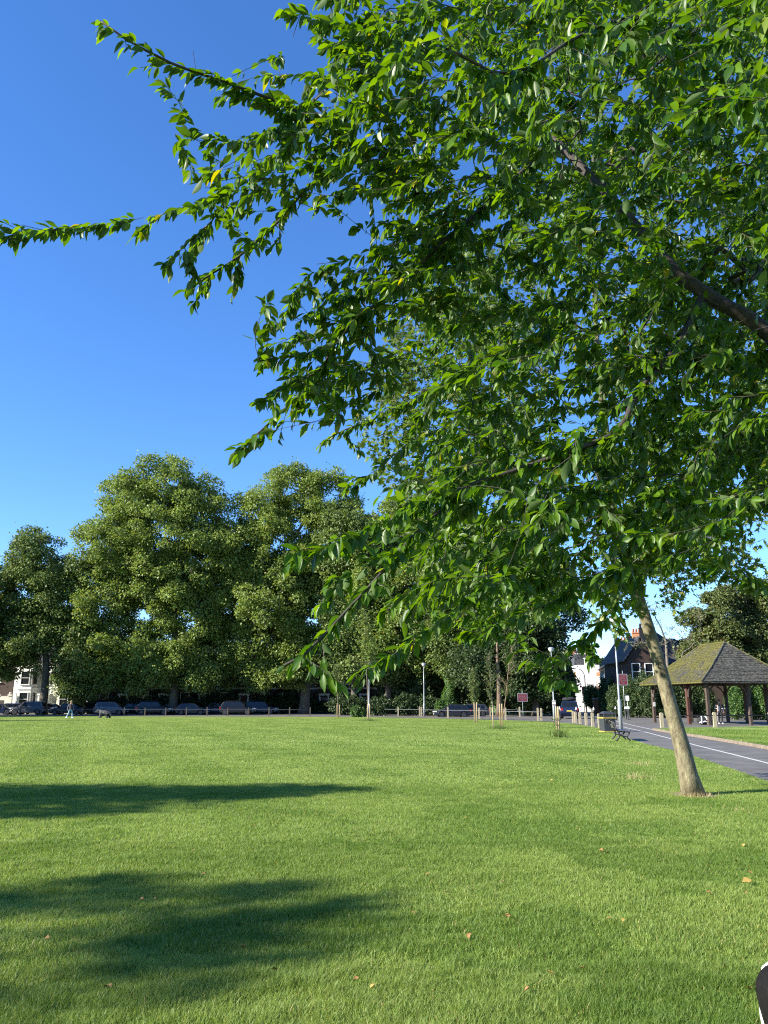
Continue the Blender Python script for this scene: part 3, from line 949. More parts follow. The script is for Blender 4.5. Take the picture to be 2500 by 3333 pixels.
# ------------------------------------------------------------------ leaning plane tree
pb = G(2258, 2588)
D = pb[1]
tr = LP([(2258, 2590, D), (2240, 2520, D), (2222, 2440, D), (2180, 2290, D), (2140, 2140, D), (2100, 2010, D), (2070, 1920, D), (2045, 1840, D)])
polys = [(tr, 0.18, 0.095),
         (LP([(2045, 1840, D), (2000, 1700, D), (1980, 1500, D), (1950, 1200, D + .3), (1930, 900, D + .4)]), 0.12, 0.03),
         (LP([(2045, 1840, D), (1900, 1720, D - .3), (1700, 1560, D - .5), (1500, 1420, D - .6), (1350, 1330, D - .5)]), 0.075, 0.02),
         (LP([(2060, 1880, D), (2150, 1750, D + .5), (2300, 1600, D + 1), (2500, 1450, D + 1.5)]), 0.07, 0.02),
         (LP([(2000, 1700, D), (1850, 1850, D + 1), (1600, 1900, D + 1.6), (1420, 1880, D + 1.8)]), 0.05, 0.015),
         (LP([(1980, 1500, D), (1800, 1250, D + 1), (1600, 1050, D + 1.3), (1420, 1000, D + 1.5)]), 0.06, 0.015)]
tr_poly = polys
regions = [
    ([(1150, 1320), (1200, 1090), (1280, 960), (1500, 880), (1700, 1000), (1700, 1500), (1300, 1620), (1180, 1520)], 260, 11.5, 16),
    ([(1260, 1000), (1310, 860), (1500, 720), (1700, 700), (1600, 1000)], 60, 12, 16),
    ([(1500, 800), (2000, 450), (2600, 500), (2800, 1200), (1700, 1300)], 190, 11, 17.5),
    ([(1300, 1500), (2000, 1300), (2800, 1200), (2750, 1700), (2250, 1830), (2000, 1900), (1700, 2050), (1400, 1950), (1280, 1750)], 210, 11, 17),
    ([(2080, 1800), (2300, 1820), (2520, 1790), (2490, 1920), (2350, 1890), (2220, 1970), (2090, 1990), (2050, 1920)], 30, 12, 14.5),
    ([(1880, 1940), (2040, 1940), (2030, 2050), (1900, 2050)], 9, 12.5, 14.5),
    ([(2050, 1650), (2500, 1620), (2500, 1800), (2380, 1860), (2200, 1850), (2100, 1900)], 40, 11.5, 14.5),
]
Es, Ss = [], []
for poly, n_, d0, d1 in regions:
    e = scatter_px(poly, n_, d0, d1)
    c = np.array([tr[-1][0], D, tr[-1][2]])
    d = norm(norm(e - c) + rng.normal(0, 0.45, e.shape) + np.array([0, 0, -0.1]))
    Es.append(e); Ss.append(e - d * rng.uniform(0.5, 1.0, n_)[:, None])
A, par, rad, hand = grow(polys, np.concatenate(Ss), np.concatenate(Es), 0.22, 0.0035, 2.6, 0.1)
plane = empty("leaning_tree", pb, "leaning tree with smooth mottled grey trunk beside the path", "tree", "trees in the park")
# root flare
zt = A[:, 2]
rad = np.where(hand & (np.arange(len(A)) < 24), np.interp(zt, [0, .12, .35, 1.0, 1.6, 3.4, 4.5], [.215, .185, .165, .138, .124, .105, .095]), rad)
wood("trunk", M['plane_bark'], plane, A, par, rad, pb)
pos, ax, nr = foliage_on(A, par, rad, 0.0125, 25, (0.1, 0.9), (0.2, 0.9), (0.5, 1.0), 0.05)
nl = len(pos)
leaves("crown", M['plane_leaf'], plane, pos, ax, nr, rng.uniform(0.11, 0.19, nl), T_PLANE, 0.35, 0.25, None, pb)
print("plane leaves", nl)
# yellow paint dab on the trunk
q = P(2225, 2530, D) - np.array([0, 0.20, 0]) - pb

# ------------------------------------------------------------------ trees made of leafy clumps
def clump_tree(name, label, base, lobes_px, depth, n_leaf, leaf, material, trunk_r, bark, group=None, spread=1.0, per_lobe=14, rc=(0.6, 1.7), depth_k=1.0, trunk_top=0.6, yawn=None):
    base = np.array([base[0], base[1], 0.0])
    cl, cr_ = [], []
    lobes = []
    for cx, cy, rp in lobes_px:
        r = rp * depth / FPX
        c = P(cx, cy, depth + rng.uniform(-0.35, 0.35) * r)
        lobes.append((c, r))
    for c, r in lobes:
        n = max(6, int(per_lobe * (r / 5.0) ** 2 * 5.0)) if per_lobe else 5
        d = norm(rng.normal(0, 1, (n, 3)))
        rr = r * rng.uniform(0.25, 1.0, n) ** 0.5
        pts = c + d * rr[:, None] * np.array([1, depth_k, 1.0])
        cl.append(pts); cr_.append(rng.uniform(*rc, n))
    cl, cr_ = np.concatenate(cl), np.concatenate(cr_)
    k = cl[:, 2] > 1.6
    cl, cr_ = cl[k], cr_[k]
    root = empty(name, base, label, "tree", group)
    top = max(c[2] + 0.3 * r for c, r in lobes)
    mid = np.mean([c for c, r in lobes], 0)
    H = top * trunk_top
    trunk = np.array([base, base + [0.05, 0, 1.2], base + [0.1, 0, H * 0.35], [base[0] * 0.85 + mid[0] * 0.15, base[1], H * 0.6 + 1], [base[0] * 0.5 + mid[0] * 0.5, base[1], H]])
    polys = [(trunk, trunk_r, trunk_r * 0.35)]
    A, par, rad, hand = grow(polys, cl, cl + rng.normal(0, 0.3, cl.shape), 0.9, trunk_r * 0.05, 2.3, 0.12)
    rad[0] *= 1.35
    wood("trunk", bark, root, A, par, rad, base)
    w = cr_ ** 2
    w = w / w.sum()
    idx = rng.choice(len(cl), n_leaf, p=w)
    d = norm(rng.normal(0, 1, (n_leaf, 3)) + np.array([0, 0, 0.35]))
    rr = rng.uniform(0.15, 1.0, n_leaf) ** 0.45
    pos = cl[idx] + d * (rr * cr_[idx])[:, None] * np.array([1.05, 1.05, 0.72])
    pos[:, 2] -= 0.15 * ((pos - cl[idx])[:, :2] ** 2).sum(1) / cr_[idx]
    ax_ = norm(d + rng.normal(0, 0.8, d.shape) + np.array([0, 0, -0.5]))
    nr_ = d * 0.7 + rng.normal(0, 0.55, d.shape) + np.array([0, 0, 0.7])
    loose = rng.random(n_leaf) < 0.16
    pos[loose] += rng.normal(0, 0.42, (int(loose.sum()), 3))
    tone = 0.35 * rng.random(len(cl))[idx] + 0.62 * rng.random(n_leaf)
    tone[rng.random(n_leaf) < 0.012] = 0.995
    keep = pos[:, 2] > 0.25
    leaves("crown", material, root, pos[keep], ax_[keep], nr_[keep], leaf * rng.uniform(0.7, 1.35, keep.sum()), T_DIAMOND, 0.3, 0.2, tone[keep], base)
    return root


gp = "tall plane trees at the far side of the lawn"
b1, b2, b3, b4 = G(135, 2326), G(560, 2326), G(990, 2325), G(1262, 2326)
clump_tree("plane_tree", "dark plane tree at the left edge with thick black trunk before the white house", b1,
           [(70, 1930, 130), (185, 1950, 110), (20, 2080, 110), (120, 1810, 95), (255, 1880, 85), (262, 2040, 90), (-110, 1950, 150), (170, 2110, 110), (75, 2110, 60), (-60, 2110, 100), (250, 2160, 70), (250, 2220, 60), (5, 2185, 32), (290, 2110, 70)],
           b1[1], 150000, 0.31, M['far_leaf_green'], 0.62, M['far_bark'], gp, trunk_top=0.55)
clump_tree("plane_tree", "tallest plane tree left of centre with twin rounded tops", b2,
           [(545, 1580, 105), (420, 1620, 95), (640, 1630, 100), (370, 1770, 120), (520, 1760, 150), (660, 1790, 120), (345, 1960, 110), (480, 1960, 140), (620, 1990, 130), (430, 2110, 110), (560, 2130, 110),
            (330, 2110, 85), (690, 2100, 80), (490, 2175, 75), (400, 2185, 65), (610, 2190, 60), (670, 2190, 55), (330, 2190, 55), (440, 1880, 110), (580, 1880, 110), (420, 1720, 80)],
           b2[1], 240000, 0.31, M['far_leaf'], 0.62, M['far_bark'], gp)
clump_tree("plane_tree", "yellowing plane tree with wide flared trunk behind the long cherry sprays", b3,
           [(960, 1590, 100), (1070, 1640, 105), (850, 1670, 95), (770, 1800, 110), (900, 1790, 140), (1060, 1800, 130), (750, 1960, 105), (880, 1980, 140), (1030, 2000, 130), (840, 2110, 100), (950, 2120, 100), (1110, 1930, 110), (770, 2080, 80), (880, 2190, 70), (800, 2170, 65), (960, 2190, 55), (740, 2180, 60), (830, 1890, 100), (960, 1900, 110)],
           b3[1], 240000, 0.31, M['far_leaf'], 0.75, M['far_bark'], gp)
clump_tree("plane_tree", "pale yellow green tree half hidden behind cherry leaves at centre", b4,
           [(1200, 1760, 110), (1330, 1720, 120), (1210, 1900, 110), (1340, 1900, 140), (1250, 2040, 115), (1390, 2040, 110), (1190, 2090, 70), (1320, 2130, 90), (1250, 2150, 70), (1400, 2140, 80)],
           b4[1], 120000, 0.31, M['far_leaf'], 0.5, M['far_bark'], gp)
b4b = np.array([P(1150, 2286, 110)[0], 110.0, 0])
clump_tree("plane_tree", "deep green tree standing behind the gap right of the flared trunk", b4b,
           [(1130, 1760, 110), (1160, 1900, 125), (1120, 2040, 110), (1180, 2120, 95), (1090, 2140, 70), (1260, 1860, 110), (1290, 2000, 110), (1280, 2130, 80)],
           110, 80000, 0.33, M['far_leaf_green'], 0.45, M['far_bark'], gp)
b5 = G(1468, 2328)
clump_tree("ivy_clad_tree", "tree with pale ivy clad trunk behind the parked charcoal hatchback", b5,
           [(1470, 1850, 140), (1570, 1880, 130), (1430, 2030, 100), (1550, 2050, 110), (1640, 1990, 110), (1480, 2120, 80), (1600, 2120, 70)],
           b5[1], 70000, 0.32, M['far_leaf_green'], 0.55, M['bare_bark'], gp)
b6 = G(1745, 2331)
clump_tree("evergreen_tree", "dark evergreen tree right of the red sign and beside the street", b6,
           [(1700, 1990, 110), (1790, 2010, 95), (1730, 2110, 110), (1800, 2150, 60), (1690, 2210, 80), (1770, 2230, 75), (1700, 1850, 115), (1760, 1770, 95), (1650, 1790, 105), (1820, 1900, 70), (1820, 2230, 45), (1730, 2290, 70), (1650, 2280, 60)],
           b6[1], 95000, 0.30, M['dark_leaf'], 0.45, M['far_bark'], gp, rc=(0.7, 1.5))
b6b = G(1625, 2332)
clump_tree("evergreen_tree", "dark tree behind the staked saplings with brown bare trunk", b6b,
           [(1620, 2040, 90), (1560, 2150, 80), (1650, 2160, 75), (1600, 1950, 90), (1530, 2180, 65), (1690, 2100, 70)],
           b6b[1] + 3, 50000, 0.30, M['dark_leaf'], 0.36, M['stem_brown'], gp, rc=(0.7, 1.5))
b7 = np.array([38.0, 86.0, 0])
clump_tree("park_tree", "brownish tree behind the shelter roof", b7,
           [(2360, 2010, 75), (2430, 1950, 70), (2400, 2100, 85), (2310, 2090, 50), (2470, 2060, 75), (2440, 2180, 60), (2330, 2160, 45), (2280, 2030, 45), (2340, 1950, 50), (2380, 2160, 60), (2250, 2130, 35), (2490, 1930, 60)],
           86, 80000, 0.24, M['brown_leaf'], 0.35, M['bare_bark'], "trees behind the shelter", rc=(0.6, 1.3))
b8 = np.array([48.0, 94.0, 0])
clump_tree("park_tree", "dark green tree at the right edge behind the shelter", b8,
           [(2500, 2020, 90), (2600, 1950, 130), (2560, 2120, 100), (2470, 2160, 70), (2680, 2080, 120), (2520, 2230, 80)],
           94, 45000, 0.28, M['dark_leaf'], 0.4, M['far_bark'], "trees behind the shelter", rc=(0.7, 1.5))


def lobes_world(base, spec):
    """world lobes for trees outside the frame"""
    return spec


def shade_tree(name, label, base, H, crown, n_leaf, leaf, material, trunk_r, n_cl=120, rc=(0.7, 1.4)):
    """free-standing tree from a profile: crown = list of (height fraction, radius)"""
    base = np.array([base[0], base[1], 0.0])
    hs = np.array([c[0] for c in crown]) * H
    rs = np.array([c[1] for c in crown])
    z = rng.uniform(hs[0], hs[-1], n_cl * 3)
    r = np.interp(z, hs, rs)
    keep = rng.random(len(z)) < (r / rs.max()) ** 2 + 0.08
    z, r = z[keep][:n_cl], r[keep][:n_cl]
    a = rng.uniform(0, 2 * math.pi, len(z))
    q = np.sqrt(rng.uniform(0.15, 1, len(z))) * np.maximum(r - 0.5, 0.1)
    cl = base + np.stack([q * np.cos(a), q * np.sin(a), z], 1)
    cr_ = rng.uniform(*rc, len(z)) * np.clip(r / rs.max(), 0.45, 1)
    root = empty(name, base, label, "tree", "trees in the park")
    A, par, rad, hand = grow([(np.array([base, base + [0, 0, H * .3], base + [0.1, 0.1, H * .9]]), trunk_r, trunk_r * .2)], cl, cl + rng.normal(0, .2, cl.shape), 0.6, trunk_r * .05, 2.3, .1)
    wood("trunk", M['far_bark'], root, A, par, rad, base)
    idx = rng.integers(0, len(cl), n_leaf)
    d = norm(rng.normal(0, 1, (n_leaf, 3)))
    pos = cl[idx] + d * (rng.random(n_leaf) ** .45 * cr_[idx])[:, None]
    leaves("crown", material, root, pos, d + rng.normal(0, .8, d.shape), d + rng.normal(0, .6, d.shape), leaf * rng.uniform(.7, 1.3, n_leaf), T_DIAMOND, .3, .2, None, base)
    return root


shade_tree("park_tree", "tall pointed tree left of the lawn throwing the long shadow band across the grass", (-20.9, 8.7), 11.3,
           [(0.15, 2.8), (0.4, 3.7), (0.68, 3.0), (0.88, 1.5), (1.0, 0.4)], 24000, 0.22, M['far_leaf_green'], 0.3, 190)
shade_tree("park_tree", "thin leaved tree left behind the camera dappling the near grass", (-25.2, -2.2), 13.6,
           [(0.15, 3.2), (0.45, 4.6), (0.75, 3.8), (0.92, 2.4), (1.0, 0.8)], 24000, 0.17, M['far_leaf_green'], 0.2, 800, (0.3, 0.7))
shade_tree("park_tree", "tall tree beyond the left edge shading the far lawn", (-66.0, 61.5), 21,
           [(0.12, 3.0), (0.4, 4.2), (0.8, 3.0), (1.0, 0.6)], 14000, 0.35, M['far_leaf_green'], 0.45, 140)
shade_tree("park_tree", "low branched tree added beyond the left edge to shade the parked cars", (-57.5, 97.0), 22,
           [(0.06, 4.0), (0.4, 5.8), (0.8, 4.2), (1.0, 0.8)], 24000, 0.4, M['far_leaf_green'], 0.5, 200, (1.0, 1.8))  # out of view, added for more shade on the car row
shade_tree("park_tree", "broad tree beyond the left edge shading the lawn border and road", (-72.0, 88.0), 24,
           [(0.12, 5.0), (0.4, 7.0), (0.8, 5.0), (1.0, 1.0)], 24000, 0.4, M['far_leaf_green'], 0.6, 200, (1.0, 2.0))

# ------------------------------------------------------------------ terrace behind the far trees
def windows_on(parent, rects, y, frame_mat, glass, sashes=True, facing=-1, depth=0.12, x_off=0.0):
    """sash windows: frame with a pane child; rects in (xc, zc, w, h), facing -y"""
    for xc, zc, w, h in rects:
        mb = MB()
        t = 0.09
        mb.box((xc - w / 2, y, zc), (t, depth, h + t)); mb.box((xc + w / 2, y, zc), (t, depth, h + t))
        mb.box((xc, y, zc + h / 2), (w - t, depth * .98, t)); mb.box((xc, y - 0.06, zc - h / 2 - 0.02), (w + 0.3, depth + 0.14, t + 0.03))
        if sashes: mb.box((xc, y + .01, zc), (w - t, depth * .6, 0.07))
        f = mb.build("window", frame_mat, parent)
        g = MB(); g.box((xc, y + 0.03, zc), (w - 0.05, 0.03, h - 0.05))
        g.build("pane", glass, f)


def terrace_house(x, y, w, wall_m, label, bay=True, H=7.4, trim=None, group="terrace houses behind the plane trees"):
    trim = trim or M['white']
    r = empty("terrace_house", (x, y, 0), label, "house", group)
    d = 9.0
    MB().box((w / 2, d / 2, H / 2), (w - 0.01, d, H)).build("wall", wall_m, r)
    rf = MB().prism([(-0.35, H + 0.003), (d / 2, H + 3.2), (d + 0.35, H + 0.003)], 'x', 0.0, w - 0.02).build("roof", M['slate'], r)
    ch = MB(); ch.box((w - 0.5, d / 2, H + 3.1), (0.95, 1.6, 1.9)); ch.box((w - 0.5, d / 2, H + 4.1), (1.1, 1.75, 0.14)); ch.build("chimney", M['brick_yellow'], rf)
    MB().box((w / 2, -0.10, H - 0.12), (w - 0.02, 0.2, 0.22)).build("cornice", trim, r)
    MB().box((w / 2, -0.05, 3.65), (w - 0.02, 0.1, 0.14)).build("string_course", trim, r)
    bx = w * 0.34
    if bay:
        poly = [(bx - 1.55, 0), (bx - 0.95, -0.9), (bx + 0.95, -0.9), (bx + 1.55, 0)]
        by = MB().prism(poly, 'z', 0, 6.7).build("bay", wall_m, r)
        big = [(bx - 1.68, -0.003), (bx - 1.02, -1.02), (bx + 1.02, -1.02), (bx + 1.68, -0.003)]
        for z0, z1 in ((3.45, 3.68), (6.70, 6.95), (0.7, 0.8)): MB().prism(big, 'z', z0, z1).build("bay_moulding", trim, by)
        windows_on(r, [(bx, 2.05, 1.25, 1.9), (bx, 5.1, 1.25, 1.9)], -0.93, trim, M['glass'])
        for s in (-1, 1):
            for z in (2.05, 5.1):
                MB().box((bx + s * 1.26, -0.47, z), (0.62, 0.06, 1.8), rz=s * math.atan2(0.9, 0.6)).build("window", M['glass'], by)
    else:
        windows_on(r, [(bx, 2.05, 1.5, 1.9), (bx, 5.1, 1.5, 1.9)], -0.03, trim, M['glass'])
    dx = w * 0.80
    windows_on(r, [(dx, 5.1, 1.0, 1.8)], -0.03, trim, M['glass'])
    dm = MB(); dm.box((dx, -0.03, 1.25), (0.95, 0.08, 2.1)); dr = dm.build("door", M['sign_red'] if int(x * 7) % 3 == 0 else M['car_navy'], r)
    k = MB(); k.ball((dx + 0.35, -0.1, 1.2), 0.04, 8, 5); k.build("handle", M['gold'], dr)
    pm = MB(); pm.box((dx - 0.62, -0.35, 1.3), (0.22, 0.7, 2.6)); pm.box((dx + 0.62, -0.35, 1.3), (0.22, 0.7, 2.6)); pm.box((dx, -0.37, 2.72), (1.6, 0.8, 0.26))
    pm.build("porch", trim, r)
    return r


HY = 121.0
walls = [M['white_render'], M['cream'], M['shaded_render'], M['shaded_render'], M['brick_dark'], M['shaded_render'], M['brick_dark'], M['shaded_render'], M['brick_dark'], M['shaded_render']]
hl = ["cream white bay fronted house behind the leftmost trunk, lit by sun", "cream terrace house just right of the leftmost tree trunk", "house with shade darkened render behind the walking person",
      "house with shade darkened render behind the dog", "dark brick house behind the silver people carrier", "house with shade darkened render behind the tallest plane tree trunk", "dark brick house right of the tallest plane tree trunk",
      "house with shade darkened render between the tall plane trunks", "dark brick house left of the flared plane trunk", "shade darkened house with white windows right of the flared plane trunk"]
x = P(38, 2300, HY)[0]
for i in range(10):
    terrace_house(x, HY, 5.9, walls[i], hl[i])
    x += 5.9
# house end wall and low building at the far left
r = empty("terrace_house", (P(38, 2300, HY)[0] - 9.5, HY + 3, 0), "dark brick building at the left edge beyond the garden wall", "house", "terrace houses behind the plane trees")
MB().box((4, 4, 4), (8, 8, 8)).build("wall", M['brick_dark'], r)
MB().prism([(-0.3, 8.003), (4, 10.6), (8.3, 8.003)], 'x', -0.2, 8.2).build("roof", M['slate'], r)
windows_on(r, [(2, 5.4, 1.1, 1.7), (5.5, 5.4, 1.1, 1.7), (2, 2.2, 1.1, 1.7)], -0.03, M['white'], M['glass'])
wl = empty("garden_wall", (P(-60, 2300, 119.5)[0], 119.6, 0), "pale rendered garden wall with stone caps left of the white house", "wall")
Lw = P(36, 2300, 119.5)[0] - P(-60, 2300, 119.5)[0]
MB().box((Lw / 2, 0, 1.25), (Lw, 0.3, 2.5)).build("wall_face", M['cream'], wl)
for q in (0.3, Lw * .5, Lw - .3): MB().box((q, 0, 2.62), (0.6, 0.5, 0.22)).ball((q, 0, 2.85), (0.25, 0.25, 0.18), 8, 5).build("cap_stone", M['cream'], wl)
mb = MB(); mb.box((Lw * .62, -0.17, 0.95), (0.9, 0.06, 1.9)); mb.build("gate", M['dark_wood'], wl)


# ------------------------------------------------------------------ cars
CARS = {  # length, width, profile of body (x, z_top_of_body), greenhouse (x0 base, x0 top, x1 top, x1 base), roof z, belt z
    'saloon': (4.5, 1.76, 1.42, 0.92, (-1.75, -1.05, 0.45, 1.15), 0.90, 0.95),
    'hatch': (4.2, 1.76, 1.47, 0.95, (-2.00, -1.45, 0.35, 1.20), 0.92, 0.98),
    'estate': (4.6, 1.80, 1.50, 0.96, (-2.18, -1.80, 0.45, 1.25), 0.94, 0.98),
    'mpv': (4.3, 1.80, 1.64, 1.00, (-2.05, -1.75, 0.60, 1.45), 0.96, 1.02),
    'suv': (4.6, 1.88, 1.72, 1.08, (-2.15, -1.80, 0.50, 1.20), 1.04, 1.08),
}


def car(kind, paint, loc, heading, label, roofbag=False):
    """nose towards +x before rotation"""
    L, W, zr, zb, (gx0, gx1, gx2, gx3), zhood, ztail = CARS[kind]
    r = empty("parked_car", loc, label, "car", "cars parked along the road", heading)
    h = L / 2
    zc = 0.22 if kind != 'suv' else 0.30
    hw = W / 2
    wr = 0.32 if kind != 'suv' else 0.37
    ax = (h - 0.88, -h + 0.82)
    # body: side outline with wheel arches, lofted across with tumblehome
    top = [(-h + 0.02, zc + 0.25), (-h, zc + 0.45), (-h + 0.06, ztail - 0.06), (gx0 - 0.02, ztail), (gx0 + 0.25, zb + 0.02), (gx3 - 0.1, zb), (gx3 + 0.1, zhood + 0.01), (h - 0.55, zhood - 0.10), (h - 0.12, zhood - 0.26), (h, zc + 0.38), (h - 0.03, zc + 0.12)]
    bot = [(h - 0.25, zc)]
    for a in ax:
        bot += [(a + wr + 0.07, zc)] + [(a + (wr + 0.07) * math.cos(t), 0.33 + (wr + 0.07) * math.sin(t)) for t in np.linspace(0.15, math.pi - 0.15, 7)] + [(a - wr - 0.07, zc)]
    bot += [(-h + 0.2, zc)]
    pts = top + bot
    n = len(pts)
    secs = [(-hw, 0), (-hw * 0.97, 1), (hw * 0.97, 1), (hw, 0)]
    vs = []
    def yw(x, z, s):
        k = 1 - 0.10 * max(0, (abs(x) - (h - 0.7)) / 0.7) ** 2 - 0.07 * max(0, (z - 0.65) / 0.5)
        return s * hw * k
    for s in (-1, 1):
        vs += [(x_, yw(x_, z_, s), z_) for x_, z_ in pts]
    mb = MB()
    fs = [(i, n + i, n + (i + 1) % n, (i + 1) % n) for i in range(n)]
    fs += [tuple(range(n)), tuple(reversed(range(n, 2 * n)))]
    mb.add(vs, fs)
    # greenhouse
    k0, k1 = hw * 0.93, hw * 0.76
    zb2 = zb - 0.05
    gv = [(gx0, -k0, zb2), (gx3, -k0, zb2), (gx3, k0, zb2), (gx0, k0, zb2), (gx1, -k1, zr - 0.05), (gx2, -k1, zr - 0.05), (gx2, k1, zr - 0.05), (gx1, k1, zr - 0.05),
          (gx1 + 0.25, -k1 * 0.9, zr), (gx2 - 0.25, -k1 * 0.9, zr), (gx2 - 0.25, k1 * 0.9, zr), (gx1 + 0.25, k1 * 0.9, zr)]
    mb.add(gv, [(0, 1, 5, 4), (1, 2, 6, 5), (2, 3, 7, 6), (3, 0, 4, 7), (4, 5, 9, 8), (5, 6, 10, 9), (6, 7, 11, 10), (7, 4, 8, 11), (8, 9, 10, 11)])
    o = mb.build("body", paint, r)
    bevel(o, 0.045, 2)
    # glazing, a few mm proud
    def quad(name, pts4, m_, par=r, off=0.012):
        p = np.array(pts4, float)
        nn = norm(np.cross(p[1] - p[0], p[3] - p[0]))
        g = MB(); g.add(list(p + nn * off) + list(p - nn * 0.01), [(0, 1, 2, 3), (7, 6, 5, 4), (0, 4, 5, 1), (1, 5, 6, 2), (2, 6, 7, 3), (3, 7, 4, 0)])
        return g.build(name, m_, par)
    def side(s, u0, u1, v0=0.16, v1=0.86):
        def pt(u, v):
            xb, xt = gx0 + (gx3 - gx0) * u, gx1 + (gx2 - gx1) * u
            return (xb + (xt - xb) * v, s * (k0 + (k1 - k0) * v), zb2 + (zr - 0.05 - zb2) * v)
        q4 = [pt(u0, v0), pt(u1, v0), pt(u1, v1), pt(u0, v1)]
        return q4 if s < 0 else q4[::-1]
    for s in (-1, 1):
        quad("window", side(s, 0.10, 0.26), M['car_glass']); quad("window", side(s, 0.30, 0.58), M['car_glass']); quad("window", side(s, 0.61, 0.90), M['car_glass'])
    def endq(xb, xt, m_, nm, flip):
        f = lambda v, kk: (xb + (xt - xb) * v, kk, zb2 + (zr - 0.05 - zb2) * v)
        q4 = [f(.16, -k0 * .86), f(.16, k0 * .86), f(.9, k1 * .9), f(.9, -k1 * .9)]
        return quad(nm, q4 if flip else q4[::-1], m_)
    endq(gx3, gx2, M['car_glass'], "windscreen", True)
    endq(gx0, gx1, M['car_glass'], "rear_window", False)
    # wheels
    for a in ax:
        for s in (-1, 1):
            t = MB()
            ring = [(wr * 0.62, -0.10), (wr * 0.95, -0.11), (wr, -0.06), (wr, 0.06), (wr * 0.95, 0.11), (wr * 0.62, 0.10)]
            c = (a, s * (hw - 0.12), wr)
            vs, fs = [], []
            N = 18
            for rr, yy in ring:
                for k in range(N): vs.append((c[0] + rr * math.cos(2 * math.pi * k / N), c[1] + yy, c[2] + rr * math.sin(2 * math.pi * k / N)))
            for i in range(len(ring) - 1):
                for k in range(N): fs.append((i * N + k, i * N + (k + 1) % N, (i + 1) * N + (k + 1) % N, (i + 1) * N + k))
            t.add(vs, fs, True)
            w = t.build("wheel", M['tyre'], r)
            g = MB()
            for k in range(5):
                an = 2 * math.pi * k / 5
                g.box((c[0] + 0.5 * wr * 0.6 * math.cos(an), c[1] + s * 0.085, c[2] + 0.5 * wr * 0.6 * math.sin(an)), (wr * 0.62, 0.03, 0.06), ry=-an)
            g.tube([(c[0], c[1] - .07, c[2]), (c[0], c[1] + .07, c[2])], wr * 0.63, 14)
            g.build("rim", M['rim'], w)
    for s in (-1, 1):
        g = MB(); g.box((h - 0.20, s * hw * 0.70, zhood - 0.24), (0.30, 0.38, 0.13), rz=-s * 0.35); g.build("headlight", M['headlight'], r)
        g = MB(); g.box((-h + 0.09, s * hw * 0.78, ztail - 0.16), (0.16, 0.26, 0.24)); g.build("tail_light", M['taillight'], r)
        g = MB(); g.ball((gx3 - 0.28, s * (hw + 0.10), zb + 0.06), (0.10, 0.13, 0.085), 8, 6); g.build("wing_mirror", paint, r)
    g = MB(); g.box((h + 0.005, 0, zc + 0.22), (0.02, 0.52, 0.11)); g.build("number_plate", M['plate_white'], r)
    g = MB(); g.box((-h - 0.005, 0, zc + 0.46), (0.02, 0.52, 0.11)); g.build("number_plate", M['plate_yellow'], r)
    if kind in ('suv', 'estate', 'mpv'):
        for s in (-1, 1): MB().tube([(gx1 + 0.3, s * k1 * .92, zr - .02), (gx1 + 0.4, s * k1 * .92, zr + .05), (gx2 - 0.3, s * k1 * .92, zr + .05), (gx2 - 0.2, s * k1 * .92, zr - .02)], 0.02, 6).build("roof_rail", M['black_metal'], r)
    return r


row = [  # px, depth, kind, paint, nose right?, label
    (0, 107.5, 'saloon', 'navy', 1, "navy saloon cut by the left edge of the photo"),
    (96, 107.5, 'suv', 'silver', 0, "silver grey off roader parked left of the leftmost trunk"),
    (222, 107.5, 'saloon', 'black', 0, "black saloon parked between the leftmost trunk and the walking person"),
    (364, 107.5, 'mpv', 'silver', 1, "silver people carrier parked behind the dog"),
    (505, 107.5, 'suv', 'black', 1, "black off roader parked left of the tallest plane tree trunk"),
    (628, 107.5, 'hatch', 'charcoal', 1, "charcoal hatchback parked right of the tallest plane tree trunk"),
    (775, 107.5, 'suv', 'black', 1, "black off roader in the near row between the two big plane trunks"),
    (55, 112, 'hatch', 'blue', 1, "blue hatchback in the far row beside the garden wall"),
    (168, 112, 'hatch', 'white', 1, "pale blue white hatchback peeping out right of the leftmost trunk"),
    (290, 112, 'estate', 'black', 0, "black estate in the far row left of the silver people carrier"),
    (430, 112, 'hatch', 'black', 0, "black hatchback in the far row right of the silver people carrier"),
    (570, 112, 'saloon', 'charcoal', 1, "dark saloon in the far row behind the tallest plane trunk"),
    (702, 112, 'estate', 'charcoal', 0, "dark estate in the far row beside a house door"),
    (850, 112, 'suv', 'charcoal', 1, "dark off roader in the far row left of the flared trunk"),
]
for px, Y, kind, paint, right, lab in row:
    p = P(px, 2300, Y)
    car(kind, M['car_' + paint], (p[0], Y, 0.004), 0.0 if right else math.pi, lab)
car('hatch', M['car_charcoal'], (P(1471, 2300, 93)[0], 93, -0.1), math.pi + 0.04, "charcoal hatchback parked behind the wooden fence at centre")
car('estate', M['car_grey'], (P(1528, 2300, 97.5)[0], 97.5, -0.1), math.pi + 0.04, "grey estate behind the charcoal hatchback")
blue = (P(1856, 2330, 84)[0], 84.0, 0.004)
car('suv', M['car_navy'], blue, R(76), "dark blue off roader seen from behind with a black bag on its roof")
rb = MB(); rb.ball((0, 0, 0.16), (0.75, 0.55, 0.24), 16, 8)
o = tag(rb.build("roof_bag", M['black_cloth'], None, (blue[0] - 0.05, blue[1] - 0.2, 1.74)), "black luggage bag strapped on the dark blue off roader", "roof bag")

